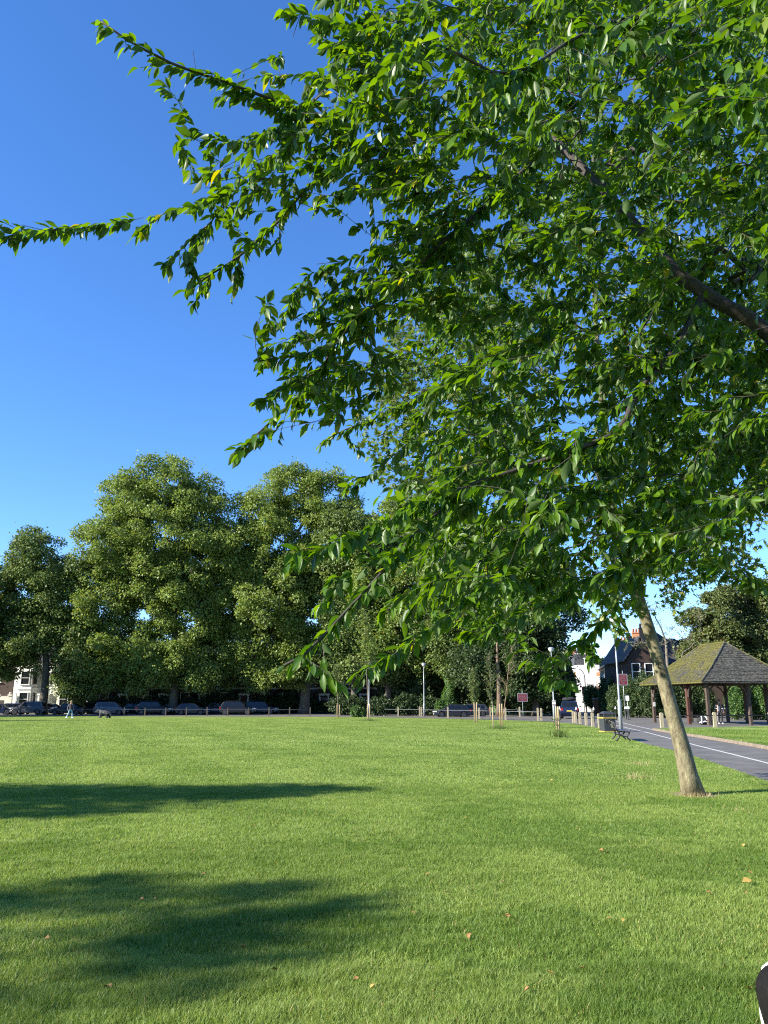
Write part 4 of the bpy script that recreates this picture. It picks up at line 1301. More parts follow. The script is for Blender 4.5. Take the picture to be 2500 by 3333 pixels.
# ------------------------------------------------------------------ fences
def fence(name, label, posts, h, wood_m, rails, rail_m, thick=0.14, rounded=True, groups=None):
    base = posts[0]
    r = empty(name, (base[0], base[1], 0), label, "fence")
    for p in posts:
        lx, ly = p[0] - base[0], p[1] - base[1]
        hh = h * random.uniform(0.96, 1.04)
        t = thick / 2
        mb = MB()
        prof = [(-t, -0.05), (t, -0.05), (t, hh - t)] + [(t * math.cos(a), hh - t + t * math.sin(a)) for a in np.linspace(0.3, math.pi - 0.3, 5)] + [(-t, hh - t)]
        mb.prism([(lx + q[0], q[1]) for q in prof], 'y', ly - t * .8, ly + t * .8)
        mb.build("post", wood_m, r)
    for z, rr in rails:
        for seg in (groups or [posts]):
            mb = MB()
            mb.tube([(p[0] - base[0], p[1] - base[1] - 0.02, z) for p in seg], rr, 6, smooth=True)
            mb.build("rail", rail_m, r)
    return r


left_posts = [np.array([xx, 100.5 + 0.02 * xx]) for xx in np.arange(-54, -8.5, 2.5)]
fence("boundary_fence", "dark post and rail fence along the shaded far edge of the lawn", left_posts, 1.0, M['dark_wood'], [(0.72, 0.035)], M['rail_metal'])
mid_px = [(1037, 2321), (1059, 2322), (1080, 2323), (1134, 2326), (1176, 2328), (1230, 2329.5), (1296, 2331), (1372, 2332.5), (1458, 2337), (1560, 2340), (1646, 2343.5), (1752, 2347), (1763, 2346)]
mid = [G(*p) for p in mid_px]
fence("wooden_fence", "pale wooden post fence with grey rail along the lawn before the road", mid, 1.12, M['post_wood'], [(0.78, 0.028)], M['rail_grey'], 0.15)
rt_px = [(1867, 2353.5), (1875, 2354), (1889, 2357), (1909, 2361.5), (1930, 2366), (1952, 2370)]
rt = [G(*p) for p in rt_px]
fence("wooden_fence", "short run of close rounded wooden posts beside the litter bin", rt, 0.92, M['post_wood'], [(0.62, 0.018)], M['rail_metal'], 0.17)
isl_px = [(2156, 2373), (2329, 2372), (2510, 2371), (2700, 2370)]
ip = [G(*p) for p in isl_px]
fence("wooden_fence", "pale wooden posts and dark rail on the verge before the shelter", ip, 1.0, M['post_wood'], [(0.80, 0.04)], M['black_metal'], 0.20)
far_px = [(1366, 2330), (1393, 2329.5), (1475, 2330), (1596, 2331.5), (1692, 2334)]
fp = [G(*p) for p in far_px]
fence("wooden_fence", "second row of wooden posts on the far side of the road behind the saplings", fp, 1.1, M['post_wood'], [(0.78, 0.03)], M['rail_metal'], 0.15)
bk_px = [(2052, 2333), (2110, 2335), (2206, 2335), (2290, 2336), (2384, 2338), (2440, 2338), (2485, 2339), (2600, 2340)]
bp_ = [G(*p) for p in bk_px]
fence("wooden_fence", "post and rail fence behind the shelter before the hedge", bp_, 1.15, M['dark_wood'], [(0.95, 0.035)], M['galv'], 0.2)
gl = [G(2035, 2339), G(2048, 2338)]

# ------------------------------------------------------------------ bollards
def bollard(px, py, label, h=1.0):
    g = G(px, py)
    r = empty("bollard", g, label, "bollard", "black bollards with white tops")
    MB().lathe((0, 0, 0), [(0.075, 0), (0.075, 0.08), (0.05, 0.12), (0.045, h - 0.2), (0.06, h - 0.18)], 12).build("column", M['black_metal'], r)
    MB().lathe((0, 0, h - 0.2), [(0.062, 0.025), (0.085, 0.07), (0.085, 0.12), (0.055, 0.16), (0.03, 0.2), (0.045, 0.23), (0.02, 0.27)], 12).build("cap", M['white'], r)


for q in ((1823, 2344, "white topped black bollard beside the street lamp with a notice"), (1878, 2349, "white topped black bollard behind the first close wooden posts"),
          (1935, 2351, "white topped black bollard just left of the litter bin"), (2006, 2343, "white topped black bollard between litter bin and tall lamp post"),
          (2038, 2341, "first of three close white topped bollards right of the tall lamp"), (2044, 2342, "middle of three close white topped bollards right of the tall lamp"), (2050, 2342.5, "last of three close white topped bollards right of the tall lamp")):
    bollard(*q, h=1.15)


# ------------------------------------------------------------------ lamps and signs
def lamp(px, py, H, label, base_h=1.4, notice=False, camera_box=False):
    g = G(px, py)
    r = empty("street_lamp", g, label, "street lamp", "slim park lamp posts")
    MB().lathe((0, 0, 0), [(0.11, 0), (0.11, base_h - 0.1), (0.085, base_h), (0.055, base_h + 0.08), (0.045, H * 0.6), (0.036, H - 0.3)], 14).build("column", M['galv'], r)
    hd = MB().lathe((0, 0, H - 0.32), [(0.05, 0), (0.10, 0.05), (0.17, 0.10), (0.25, 0.30), (0.25, 0.33)], 16).build("lamp_bowl", M['lamp_glass'], r)
    MB().lathe((0, 0, H + 0.012), [(0.27, 0), (0.27, 0.04), (0.12, 0.10), (0.02, 0.12)], 16).build("lamp_cap", M['galv'], r)
    if camera_box:
        MB().box((0.09, -0.05, H - 1.35), (0.26, 0.26, 0.50)).build("equipment_box", M['black_metal'], r)
        MB().tube([(0, 0, H - 1.9), (0.05, -.02, H - 1.3)], 0.055, 8).build("box_bracket", M['galv'], r)
    return r, g


lA, gA = lamp(1805, 2348, 6.2, "slim grey lamp post bearing a white notice beside the street")
n = MB(); n.box((0, -0.12, 0), (0.30, 0.02, 0.42))
tag(n.build("notice", M['white'], None, (gA[0], gA[1], 1.55)), "small white notice with red border on the slim lamp post", "notice")
q = bpy.data.objects["notice"]
MB().box((0, -0.134, 0.15), (0.27, 0.006, 0.06)).build("red_band", M['sign_red'], q)
MB().box((0, -0.134, -0.15), (0.27, 0.006, 0.06)).build("red_band", M['sign_red'], q)
lB, gB = lamp(2022, 2378, 6.45, "tall silver lamp post with thick base behind the bench", 1.75, camera_box=True)
lamp(1381, 2332, 6.0, "grey lamp post among wooden posts left of the charcoal hatchback")
lamp(1201, 2330, 6.3, "lamp post behind the thin staked sapling at centre")


def text_mesh(cu):
    tmp = bpy.data.objects.new("lettering_curve", cu)
    me = bpy.data.meshes.new_from_object(tmp)
    bpy.data.objects.remove(tmp)
    o = bpy.data.objects.new("lettering", me)
    COL.objects.link(o)
    return o


def red_sign(px, py, cx, cy, w, h, lines, label, yaw=0.0):
    g = G(px, py)
    r = empty("warning_sign", g, label, "sign", "red warning signs on poles", yaw)
    c = P(cx, cy, g[1])
    z = c[2]
    MB().tube([(0, 0, 0), (0, 0, z + h / 2 + 0.35)], 0.03, 8).build("pole", M['galv'], r)
    b_ = MB().box((0, -0.05, z), (w, 0.03, h)).build("sign_board", M['sign_red'], r)
    f = MB()
    t = 0.045
    f.box((0, -0.052, z + h / 2), (w + t, 0.045, t)); f.box((0, -0.052, z - h / 2), (w + t, 0.045, t))
    f.box((w / 2, -0.052, z), (t, 0.044, h - t)); f.box((-w / 2, -0.052, z), (t, 0.044, h - t))
    f.build("sign_frame", M['galv'], b_)
    cu = bpy.data.curves.new("lettering", 'FONT')
    cu.body = "\n".join(lines)
    cu.align_x, cu.align_y = 'CENTER', 'CENTER'
    cu.size = h / len(lines) * 0.88
    cu.space_line = 0.92
    cu.extrude = 0.002
    cu.materials.append(M['sign_text'])
    t_ = text_mesh(cu)
    t_.parent = b_
    t_.location = (0, -0.072, z)
    t_.rotation_euler = (R(90), 0, 0)
    tw = max(len(a) for a in lines) * cu.size * 0.62
    t_.scale = (min(1, w * 0.88 / tw), 1, 1)
    return r


M['sign_text'] = mat("sign_lettering", (0.30, 0.17, 0.18), 0.6, 0, (0.26, 0.15, 0.16), 10)
red_sign(1703, 2334, 1697, 2270, 1.05, 0.85, ["DO NOT", "OBSTRUCT", "TURNING", "AREA"], "red warning sign with white frame standing before the dark evergreen")
red_sign(2036, 2338, 2028, 2212, 0.86, 1.1, ["DO NOT", "OBSTRUCT", "TURNING", "AREA"], "red warning sign high on a pole right of the tall lamp post")
g = G(2046, 2339)
r = empty("notice_board", g, "small white notice on a thin post before the dark hedge", "notice")
MB().tube([(0, 0, 0), (0, 0, 2.2)], 0.03, 8).build("post", M['galv'], r)
MB().box((0, -0.05, 2.0), (0.34, 0.02, 0.5)).build("notice_panel", M['white'], r)

# ------------------------------------------------------------------ litter bin
g = G(1979, 2383)
r = empty("litter_bin", g, "dark grey square litter bin with gold bands and the word LITTER", "litter bin", None, R(8))
w_ = 0.68
bevel(MB().box((0, 0, 0.38), (w_, w_, 0.72)).build("body", M['bin_grey'], r), 0.02)
mb = MB(); mb.box((0, 0, 0.045), (w_ + .05, w_ + .05, 0.05)); mb.build("gold_band", M['gold'], r)
mb = MB(); mb.box((0, 0, 0.765), (w_ + .07, w_ + .07, 0.055)); mb.build("gold_band", M['gold'], r)
for sx in (-1, 1):
    for sy in (-1, 1): MB().box((sx * w_ * .42, sy * w_ * .42, 0.885), (0.08, 0.08, 0.185)).build("hood_post", M['bin_grey'], r)
MB().box((-0.05, -w_ * .40, 0.885), (w_ * .55, 0.02, 0.185)).build("hood_panel", M['bin_notice'], r)
MB().box((0, w_ * .3, 0.885), (w_ * .7, 0.02, 0.18)).build("hood_panel", M['bin_grey'], r)
mb = MB(); mb.box((0, 0, 1.045), (w_ + .04, w_ + .04, 0.13), taper=0.5); mb.build("hood", M['bin_grey'], r)
lp = MB().box((0, -w_ / 2 - 0.004, 0.56), (0.42, 0.012, 0.13)).build("label_plate", M['black_metal'], r)
cu = bpy.data.curves.new("lettering", 'FONT'); cu.body = "LITTER"; cu.align_x = 'CENTER'; cu.align_y = 'CENTER'; cu.size = 0.115; cu.extrude = 0.002
cu.materials.append(M['gold'])
t_ = text_mesh(cu); t_.parent = lp
t_.location = (0, -w_ / 2 - 0.013, 0.56); t_.rotation_euler = (R(90), 0, 0)

# ------------------------------------------------------------------ bench
g = G(2046, 2412)
dirx = np.array([0.05, 1.0])      # its long axis runs away from us, sitters face right
r = empty("park_bench", (g[0], g[1] + 0.55, 0), "black iron bench with scrolled ends and slatted seat beside the path", "bench", None, R(-10))
side = [(-0.46, 0.0), (-0.36, 0.10), (-0.30, 0.22), (-0.30, 0.33), (-0.36, 0.44), (-0.46, 0.55), (-0.52, 0.68), (-0.50, 0.80), (-0.56, 0.86), (-0.64, 0.86), (-0.68, 0.80), (-0.64, 0.74), (-0.59, 0.76)]
seatbar = [(-0.36, 0.44), (-0.25, 0.40), (0.0, 0.39), (0.18, 0.41)]
frontleg = [(0.10, 0.40), (0.10, 0.30), (0.02, 0.22), (0.04, 0.12), (0.12, 0.05), (0.14, 0.0)]
brace = [(-0.30, 0.24), (-0.12, 0.20), (0.02, 0.21)]
for y_ in (-0.85, 0.85):
    e_ = MB()
    for path, rr in ((side, 0.036), (seatbar, 0.030), (frontleg, 0.030), (brace, 0.022)):
        e_.tube(resample([(a, y_, b_) for a, b_ in path], 0.05), rr, 8)
    e_.build("iron_end", M['black_metal'], r)
sl = MB()
for i in range(5): sl.box((-0.26 + i * 0.115, 0, 0.435 - 0.006 * i), (0.095, 1.95, 0.03))
sl.build("seat", M['bench_slat'], r)
sl = MB()
for i in range(3): sl.box((-0.445 - i * 0.028, 0, 0.56 + i * 0.095), (0.03, 1.95, 0.08), ry=-0.25)
sl.build("backrest", M['bench_slat'], r)

# ------------------------------------------------------------------ open shelter with mossy hipped roof
o_xy = np.array([P(2310, 2356, 58.6)[0], 58.6])       # near left post
r = empty("park_shelter", (o_xy[0], o_xy[1], 0), "open timber shelter with mossy hipped stone roof beside the path", "shelter", None, R(8.5))
SW, SD, SH = 6.4, 8.2, 3.05
bz = SH - 0.12
posts_l = [(0, 0), (0, 2.75), (0, 5.5), (0, SD), (SW / 2, 0), (SW, 0), (SW, 2.75), (SW, 5.5), (SW, SD), (SW / 2, SD)]
for i, (x_, y_) in enumerate(posts_l):
    m_ = M['shelter_red'] if i == 1 else M['shelter_wood']
    o = MB().box((x_, y_, bz / 2 - .02), (0.22, 0.22, bz)).build("post", m_, r)
    bevel(o, 0.02)
    dirs = []
    if x_ in (0, SW):
        if y_ > 0: dirs.append((0, -1))
        if y_ < SD: dirs.append((0, 1))
    if y_ in (0, SD):
        if x_ > 0: dirs.append((-1, 0))
        if x_ < SW: dirs.append((1, 0))
    for dx, dy in dirs:
        mb = MB()
        path = [(x_ + dx * (0.13 + 0.62 * t ** 2.2), y_ + dy * (0.13 + 0.62 * t ** 2.2), bz - 0.95 + 0.9 * t ** 0.8) for t in np.linspace(0, 1, 7)]
        mb.tube(path, 0.06, 6, smooth=False)
        mb.build("brace", M['shelter_wood'], o)
bm_ = MB()
for (x0, y0, x1, y1) in ((0, 0, SW, 0), (0, SD, SW, SD)): bm_.box(((x0 + x1) / 2, y0, bz + 0.11), (SW + .5, 0.18, 0.22))
for x_ in (0, SW): bm_.box((x_, SD / 2, bz + 0.109), (0.18, SD - .185, 0.216))
bm_.build("beam", M['shelter_wood'], r)
ov = 0.75
z0, z1 = SH - 0.02, SH + 2.95
fa, fb = 2.35, SD - 2.35
# bell-cast roof in two pitches so the eaves kick out
def hip(x0, y0, x1, y1, xa, ya, yb, zz0, zz1, kick=0.0):
    vs = [(x0, y0, zz0), (x1, y0, zz0), (x1, y1, zz0), (x0, y1, zz0)]
    k = 0.36
    q = []
    apex = [(xa, ya), (xa, ya), (xa, yb), (xa, yb)]
    for (x_, y_, _), (ax_, ay_) in zip(vs, apex): q.append((x_ + (ax_ - x_) * k, y_ + (ay_ - y_) * k, zz0 + (zz1 - zz0) * (k - kick)))
    vs = vs + q + [(xa, ya, zz1), (xa, yb, zz1)]
    return vs, [(0, 1, 5, 4), (1, 2, 6, 5), (2, 3, 7, 6), (3, 0, 4, 7), (4, 5, 8), (5, 6, 9, 8), (6, 7, 9), (7, 4, 8, 9)]
vs, fs = hip(-ov, -ov, SW + ov, SD + ov, SW / 2, fa, fb, z0, z1, 0.05)
rf = MB(); rf.add(vs, fs)
vs2, fs2 = hip(-ov, -ov, SW + ov, SD + ov, SW / 2, fa, fb, z0 - 0.10, z1 - 0.10, 0.05)
rf.add(vs2, [tuple(reversed(f)) for f in fs2])
rf.add([vs[i] for i in range(4)] + [vs2[i] for i in range(4)], [(0, 4, 5, 1), (1, 5, 6, 2), (2, 6, 7, 3), (3, 7, 4, 0)])
roof = rf.build("roof", M['roof_moss'], r)
# courses of slates: thin overlapping steps on every slope
def lerp(a, b_, t): return tuple(a[i] + (b_[i] - a[i]) * t for i in range(3))
sl = MB()
for (e0, e1, q0, q1, t0_, t1_) in ((0, 1, 4, 5, 8, 8), (1, 2, 5, 6, 8, 9), (2, 3, 6, 7, 9, 9), (3, 0, 7, 4, 9, 8)):
    lev = [(vs[e0], vs[e1]), (vs[q0], vs[q1]), (vs[t0_], vs[t1_])]
    for (a0, a1), (b0, b1), nst in ((lev[0], lev[1], 9), (lev[1], lev[2], 14)):
        nn = norm(np.cross(np.array(a1) - np.array(a0), np.array(b0) - np.array(a0)))
        for k in range(nst):
            t, u = k / nst, min(1, (k + 1.25) / nst)
            p0, p1, p2, p3 = lerp(a0, b0, t), lerp(a1, b1, t), lerp(a1, b1, u), lerp(a0, b0, u)
            ncol = max(1, int(np.linalg.norm(np.array(p1) - np.array(p0)) / 0.36))
            for c_ in range(ncol):
                s0, s1 = c_ / ncol, (c_ + 0.97) / ncol
                h0 = random.uniform(0.025, 0.06)
                A0, A1, B1, B0 = lerp(p0, p1, s0), lerp(p0, p1, s1), lerp(p3, p2, s1), lerp(p3, p2, s0)
                f4 = [np.array(A0) + nn * h0, np.array(A1) + nn * h0, np.array(B1) + nn * 0.008, np.array(B0) + nn * 0.008]
                sl.add(f4 + [np.array(A0) - nn * .01, np.array(A1) - nn * .01], [(0, 1, 2, 3), (0, 4, 5, 1)])
sl.build("slates", M['roof_moss'], roof)
hp = MB()
for a, q, t in ((0, 4, 8), (1, 5, 8), (2, 6, 9), (3, 7, 9)): hp.tube([np.array(vs[a]) + [0, 0, .03], np.array(vs[q]) + [0, 0, .04], np.array(vs[t]) + [0, 0, .04]], 0.07, 6, smooth=False)
hp.tube([np.array(vs[8]) + [0, 0, .04], np.array(vs[9]) + [0, 0, .04]], 0.09, 6, smooth=False)
hp.build("ridge_tiles", M['roof_moss'], roof)

nb_ = empty("notice", (0, 0, 0), "two white papers pinned to the shelter's far left post", "notice")
nb_.location = r.matrix_basis @ Vector((0, 0, 0)); nb_.rotation_euler = r.rotation_euler
MB().box((0, SD - 0.125, 1.45), (0.20, 0.012, 0.34)).build("paper", M['white'], nb_)
MB().box((0, SD - 0.125, 2.15), (0.14, 0.012, 0.2)).build("paper", M['white'], nb_)

# ------------------------------------------------------------------ people
def skin_mesh(name, nodes, edges, material, parent, sub=2, root=0):
    me = bpy.data.meshes.new(name)
    me.from_pydata([n_[0] for n_ in nodes], edges, [])
    me.materials.append(material)
    o = bpy.data.objects.new(name, me)
    COL.objects.link(o)
    if parent is not None: o.parent = parent
    o.modifiers.new("skin", 'SKIN').use_smooth_shade = True
    lay = me.skin_vertices[0].data if me.skin_vertices else None
    if lay is None:
        me.attributes  # older files need an explicit layer
    for i, n_ in enumerate(nodes):
        rr = n_[1]
        me.skin_vertices[0].data[i].radius = rr if not np.isscalar(rr) else (rr, rr)
    me.skin_vertices[0].data[root].use_root = True
    s = o.modifiers.new("subsurf", 'SUBSURF'); s.levels = s.render_levels = sub
    return o


def person(loc, yaw, label, J, top_m, sleeve_m, leg_m, shoe_m, hair_m, hat=None):
    """J: joints in metres, person faces +x"""
    r = empty("person", loc, label, "person", None, yaw)
    N = lambda k, rad: (J[k], rad)
    nodes = [N('pelvis', (.15, .11)), N('chest', (.17, .12)), N('neck', .055), N('head', (.085, .10)), N('crown', (.075, .09)),
             N('shL', .065), N('elL', .045), N('wrL', .032), N('shR', .065), N('elR', .045), N('wrR', .032),
             N('hipL', .09), N('knL', .062), N('anL', .042), N('toL', .04), N('hipR', .09), N('knR', .062), N('anR', .042), N('toR', .04), N('haL', .035), N('haR', .035)]
    edges = [(0, 1), (1, 2), (2, 3), (3, 4), (1, 5), (5, 6), (6, 7), (7, 19), (1, 8), (8, 9), (9, 10), (10, 20), (0, 11), (11, 12), (12, 13), (13, 14), (0, 15), (15, 16), (16, 17), (17, 18)]
    skin_mesh("body", nodes, edges, M['skin'], r, 1)
    waist = tuple(np.array(J['pelvis']) + [0, 0, 0.06])
    hem = tuple(np.array(J['pelvis']) + [0, 0, -0.08])
    base_neck = tuple(np.array(J['neck']) * 0.75 + np.array(J['chest']) * 0.25)
    skin_mesh("jacket", [(hem, (.175, .125)), (waist, (.17, .125)), (J['chest'], (.195, .14)), (base_neck, (.075, .075))], [(0, 1), (1, 2), (2, 3)], top_m, r, 1)
    for s in ('L', 'R'):
        skin_mesh("sleeve", [(tuple(np.array(J['sh' + s]) * 0.85 + np.array(J['chest']) * .15), .085), (J['sh' + s], .082), (J['el' + s], .062), (J['wr' + s], .048)], [(0, 1), (1, 2), (2, 3)], sleeve_m, r, 1)
    skin_mesh("trousers", [(waist, (.155, .115)), (J['pelvis'], (.165, .12)), (J['hipL'], .105), (J['knL'], .078), (J['anL'], .062), (J['hipR'], .105), (J['knR'], .078), (J['anR'], .062)],
              [(0, 1), (1, 2), (2, 3), (3, 4), (1, 5), (5, 6), (6, 7)], leg_m, r, 1, 1)
    for s in ('L', 'R'):
        an, to = np.array(J['an' + s]), np.array(J['to' + s])
        b_ = MB(); b_.tube([an + [-0.07, 0, -0.02], an * .5 + to * .5, to + [0.05, 0, 0]], [0.05, 0.055, 0.04], 8); b_.build("shoe", shoe_m, r)
        # hand: palm with four fingers and a thumb
        wr, ha = np.array(J['wr' + s]), np.array(J['ha' + s])
        d = norm(ha - wr); sd = norm(np.cross(d, [1.0, 0.2, 0.1])); 
        h_ = MB(); h_.tube([wr, ha], [0.028, 0.036], 8)
        for f, ln in zip((-1.5, -.5, .5, 1.5), (.065, .08, .085, .07)):
            k0 = ha + sd * f * .017
            h_.tube([k0, k0 + d * ln * .6, k0 + d * ln + np.array([.02, 0, 0])], [.010, .009, .007], 5)
        h_.tube([wr * .4 + ha * .6, wr * .3 + ha * .7 + sd * .05 + d * .02, ha + sd * .06 + d * .03], [.011, .010, .008], 5)
        h_.build("hand", M['skin'], r)
    hc = np.array(J['crown'])
    mb = MB(); mb.ball(hc + [-0.015, 0, 0.015], (.100, .085, .085), 12, 8)
    mb.build("hair", hair_m, r)
    fc = np.array(J['head'])
    MB().ball(fc + [.098, 0, .0], (.018, .013, .022), 6, 4).build("nose", M['skin'], r)
    for s in (-1, 1): MB().ball(fc + [0, s * .088, .01], (.022, .012, .032), 6, 5).build("ear", M['skin'], r)
    return r


Jw = dict(pelvis=(0, 0, .93), chest=(.02, 0, 1.30), neck=(.03, 0, 1.50), head=(.06, 0, 1.61), crown=(.055, 0, 1.68),
          shL=(.02, .19, 1.40), elL=(.10, .25, 1.13), wrL=(.20, .24, .92), haL=(.23, .23, .84), shR=(.01, -.19, 1.40), elR=(-.12, -.26, 1.14), wrR=(-.14, -.26, .90), haR=(-.13, -.26, .82),
          hipL=(0, .09, .88), knL=(.20, .10, .50), anL=(.24, .10, .09), toL=(.38, .10, .05), hipR=(0, -.09, .88), knR=(-.10, -.10, .50), anR=(-.36, -.10, .11), toR=(-.24, -.10, .04))
g = G(227, 2337.5)
person((g[0], g[1], 0), R(-25), "person in maroon and grey top and pale jeans walking on the far lawn", Jw, M['maroon'], M['grey_cloth'], M['jeans'], M['white'], M['pale_hair'])
Js = dict(pelvis=(0, 0, .95), chest=(.03, 0, 1.33), neck=(.04, 0, 1.54), head=(.07, 0, 1.65), crown=(.065, 0, 1.72),
          shL=(.02, .20, 1.43), elL=(.12, .27, 1.18), wrL=(.34, .20, 1.28), haL=(.42, .16, 1.31), shR=(.02, -.20, 1.43), elR=(-.02, -.29, 1.15), wrR=(.05, -.29, .91), haR=(.08, -.29, .83),
          hipL=(0, .09, .90), knL=(.05, .10, .50), anL=(.0, .11, .09), toL=(.15, .12, .05), hipR=(0, -.09, .90), knR=(.02, -.11, .50), anR=(-.06, -.13, .09), toR=(.09, -.14, .05))
pp = P(2341, 2300, 61.5)
pr = person((pp[0], 61.5, 0.004), R(70), "person in navy padded jacket and black striped trousers standing under the shelter", Js, M['navy_cloth'], M['navy_cloth'], M['black_cloth'], M['white'], M['hair'])
for s in (-1, 1): MB().box((0.02, s * .178, .50), (0.035, 0.012, .75)).build("trouser_stripe", M['white'], pr)

# ruck sack and a second bag on the shelter floor
def bag(loc, label, body_m, trim_m, s=1.0):
    r_ = empty("bag", loc, label, "bag")
    o = MB().ball((0, 0, 0.24 * s), (0.38 * s, 0.24 * s, 0.25 * s), 14, 9).build("body", body_m, r_)
    mb = MB()
    for a in (-0.16, 0.16): mb.tube([(a * s, -.22 * s, .06 * s), (a * s * 1.1, -.27 * s, .26 * s), (a * .7 * s, -.12 * s, .50 * s), (a * .6 * s, 0.02, .47 * s)], .035 * s, 6)
    mb.tube([(-.30 * s, -.16 * s, .12 * s), (0, -.28 * s, .2 * s), (.30 * s, -.16 * s, .12 * s)], .04 * s, 6)
    mb.build("strap", trim_m, r_)
    mb = MB(); mb.ball((0, -.20 * s, .18 * s), (.22 * s, .08 * s, .12 * s), 10, 6); mb.build("pocket", M['black_cloth'], r_)
g = P(2289, 2350, 60.3); bag((g[0], 60.3, 0.004), "black and white sports bag on the ground left of the shelter's near post", M['black_cloth'], M['white'], 1.25)
g = P(2318, 2350, 60.6); bag((g[0], 60.6, 0.004), "dark grey rucksack on the ground right of the shelter's near post", M['grey_cloth'], M['black_cloth'], 1.0)

# ------------------------------------------------------------------ dog
g = G(337, 2337)
r = empty("dog", (g[0], g[1], 0), "shaggy dark grey dog with paler head walking on the far lawn", "dog", None, R(172))
nodes = [((0, 0, .62), (.17, .19)), ((.28, 0, .62), (.19, .21)), ((-.32, 0, .61), (.17, .17)), ((.50, 0, .70), (.13, .13)), ((.68, 0, .74), (.13, .12)), ((.83, 0, .68), (.075, .07)), ((.92, 0, .66), (.05, .045)),
         ((.32, .12, .45), .085), ((.33, .12, .24), .06), ((.30, .12, .05), .05), ((.37, .12, .03), .045), ((.32, -.12, .45), .085), ((.42, -.12, .26), .06), ((.50, -.12, .06), .05), ((.57, -.12, .04), .045),
         ((-.36, .12, .46), .10), ((-.28, .12, .30), .07), ((-.42, .12, .20), .05), ((-.40, .12, .05), .05), ((-.33, .12, .03), .045), ((-.36, -.12, .46), .10), ((-.40, -.12, .30), .07), ((-.60, -.12, .20), .05), ((-.60, -.12, .05), .05), ((-.53, -.12, .03), .045),
         ((-.52, 0, .58), .08), ((-.68, 0, .42), .085), ((-.78, 0, .28), .06)]
edges = [(0, 1), (0, 2), (1, 3), (3, 4), (4, 5), (5, 6), (1, 7), (7, 8), (8, 9), (9, 10), (1, 11), (11, 12), (12, 13), (13, 14), (2, 15), (15, 16), (16, 17), (17, 18), (18, 19), (2, 20), (20, 21), (21, 22), (22, 23), (23, 24), (2, 25), (25, 26), (26, 27)]
skin_mesh("body", nodes, edges, M['fur'], r, 1)
n_ = 1500
ii = rng.integers(0, len(edges), n_)
tt = rng.random(n_)
fa_, fb_ = np.array([nodes[e[0]][0] for e in edges]), np.array([nodes[e[1]][0] for e in edges])
ra = np.array([np.mean(nodes[e[0]][1]) * .5 + np.mean(nodes[e[1]][1]) * .5 for e in edges])
ctr = fa_[ii] + (fb_[ii] - fa_[ii]) * tt[:, None]
d = norm(rng.normal(0, 1, (n_, 3)))
pos = ctr + d * (ra[ii] * 0.8)[:, None]
M['fur_strand'] = leafmat("shaggy_fur", (0.025, 0.025, 0.027), (0.15, 0.15, 0.155), (0.15, 0.15, 0.15), (0.06, 0.06, 0.06), 0.05, 0.8)
leaves("fur", M['fur_strand'], r, pos, norm(d * .5 + np.array([-.5, 0, -.6]) + rng.normal(0, .3, d.shape)), d, rng.uniform(.06, .15, n_), T_DIAMOND, .1, .3, np.clip(0.2 + 0.7 * (ctr[:, 0] > .25) * rng.random(n_) + .3 * rng.random(n_), 0, 1))
for s in (-1, 1): MB().tube([(.66, s * .09, .84), (.64, s * .15, .76), (.66, s * .15, .66)], [.05, .055, .03], 6).build("ear", M['fur_pale'], r)

# ------------------------------------------------------------------ staked saplings
def sapling(px, py, top_px, top_py, label, n_tw, n_leaf_m, leaf_m, bark, width, low_py, leaf=0.10, tr=0.03, stakes=(), stake_h=1.4, lean=0.0, stk_lab="", leaf_len=None):
    g = G(px, py)
    Y = g[1]
    r = empty("sapling", g, label, "young tree", "staked saplings on the lawn")
    top = P(top_px, top_py, Y)
    trunk = np.array([g, g * .7 + top * .3 + [0.03, 0, 0], g * .35 + top * .65 + [-0.03, 0, 0], top])
    low = P(px, low_py, Y)[2]
    S, E = [], []
    for k in range(n_tw):
        t = rng.uniform(0, 1)
        z = low + (top[2] - low) * t
        c = g + (top - g) * ((z - 0) / top[2])
        a = rng.uniform(0, 2 * math.pi)
        w = width * (math.sin(math.pi * min(1, 0.15 + 0.85 * t) ** 0.8) * 0.8 + 0.2) * rng.uniform(.5, 1.1)
        e = c + np.array([w * math.cos(a), w * math.sin(a), 0.45 * w + rng.uniform(0, .3)])
        S.append(c * 0.8 + e * .2 - [0, 0, .15]); E.append(e)
    A, par, rad, hand = grow([(trunk, tr, tr * .3)], np.array(S), np.array(E), 0.16, 0.006, 2.4, 0.1)
    wood("trunk", bark, r, A, par, rad, g)
    pos, ax_, nr_ = foliage_on(A, par, rad, np.where(hand, 0, 0.012), n_leaf_m, (0, .8), (.1, .8), (.5, 1), 0.06)
    if len(pos): leaves("crown", leaf_m, r, pos, ax_, nr_, leaf * rng.uniform(.7, 1.3, len(pos)), T_DIAMOND, .3, .2, None, g)
    for i, (sx, sy, sh) in enumerate(stakes):
        q = G(sx, sy)
        mb = MB(); mb.lathe((0, 0, -0.05), [(0.042, 0), (0.042, sh), (0.03, sh + 0.05)], 10)
        o = mb.build("tree_stake", M['stake_wood'], None, q)
        tag(o, f"round wooden stake {('left' if i == 0 else 'right' if i == 1 else 'rear')} of the {stk_lab}", "stake", "wooden stakes beside the saplings")
    return r


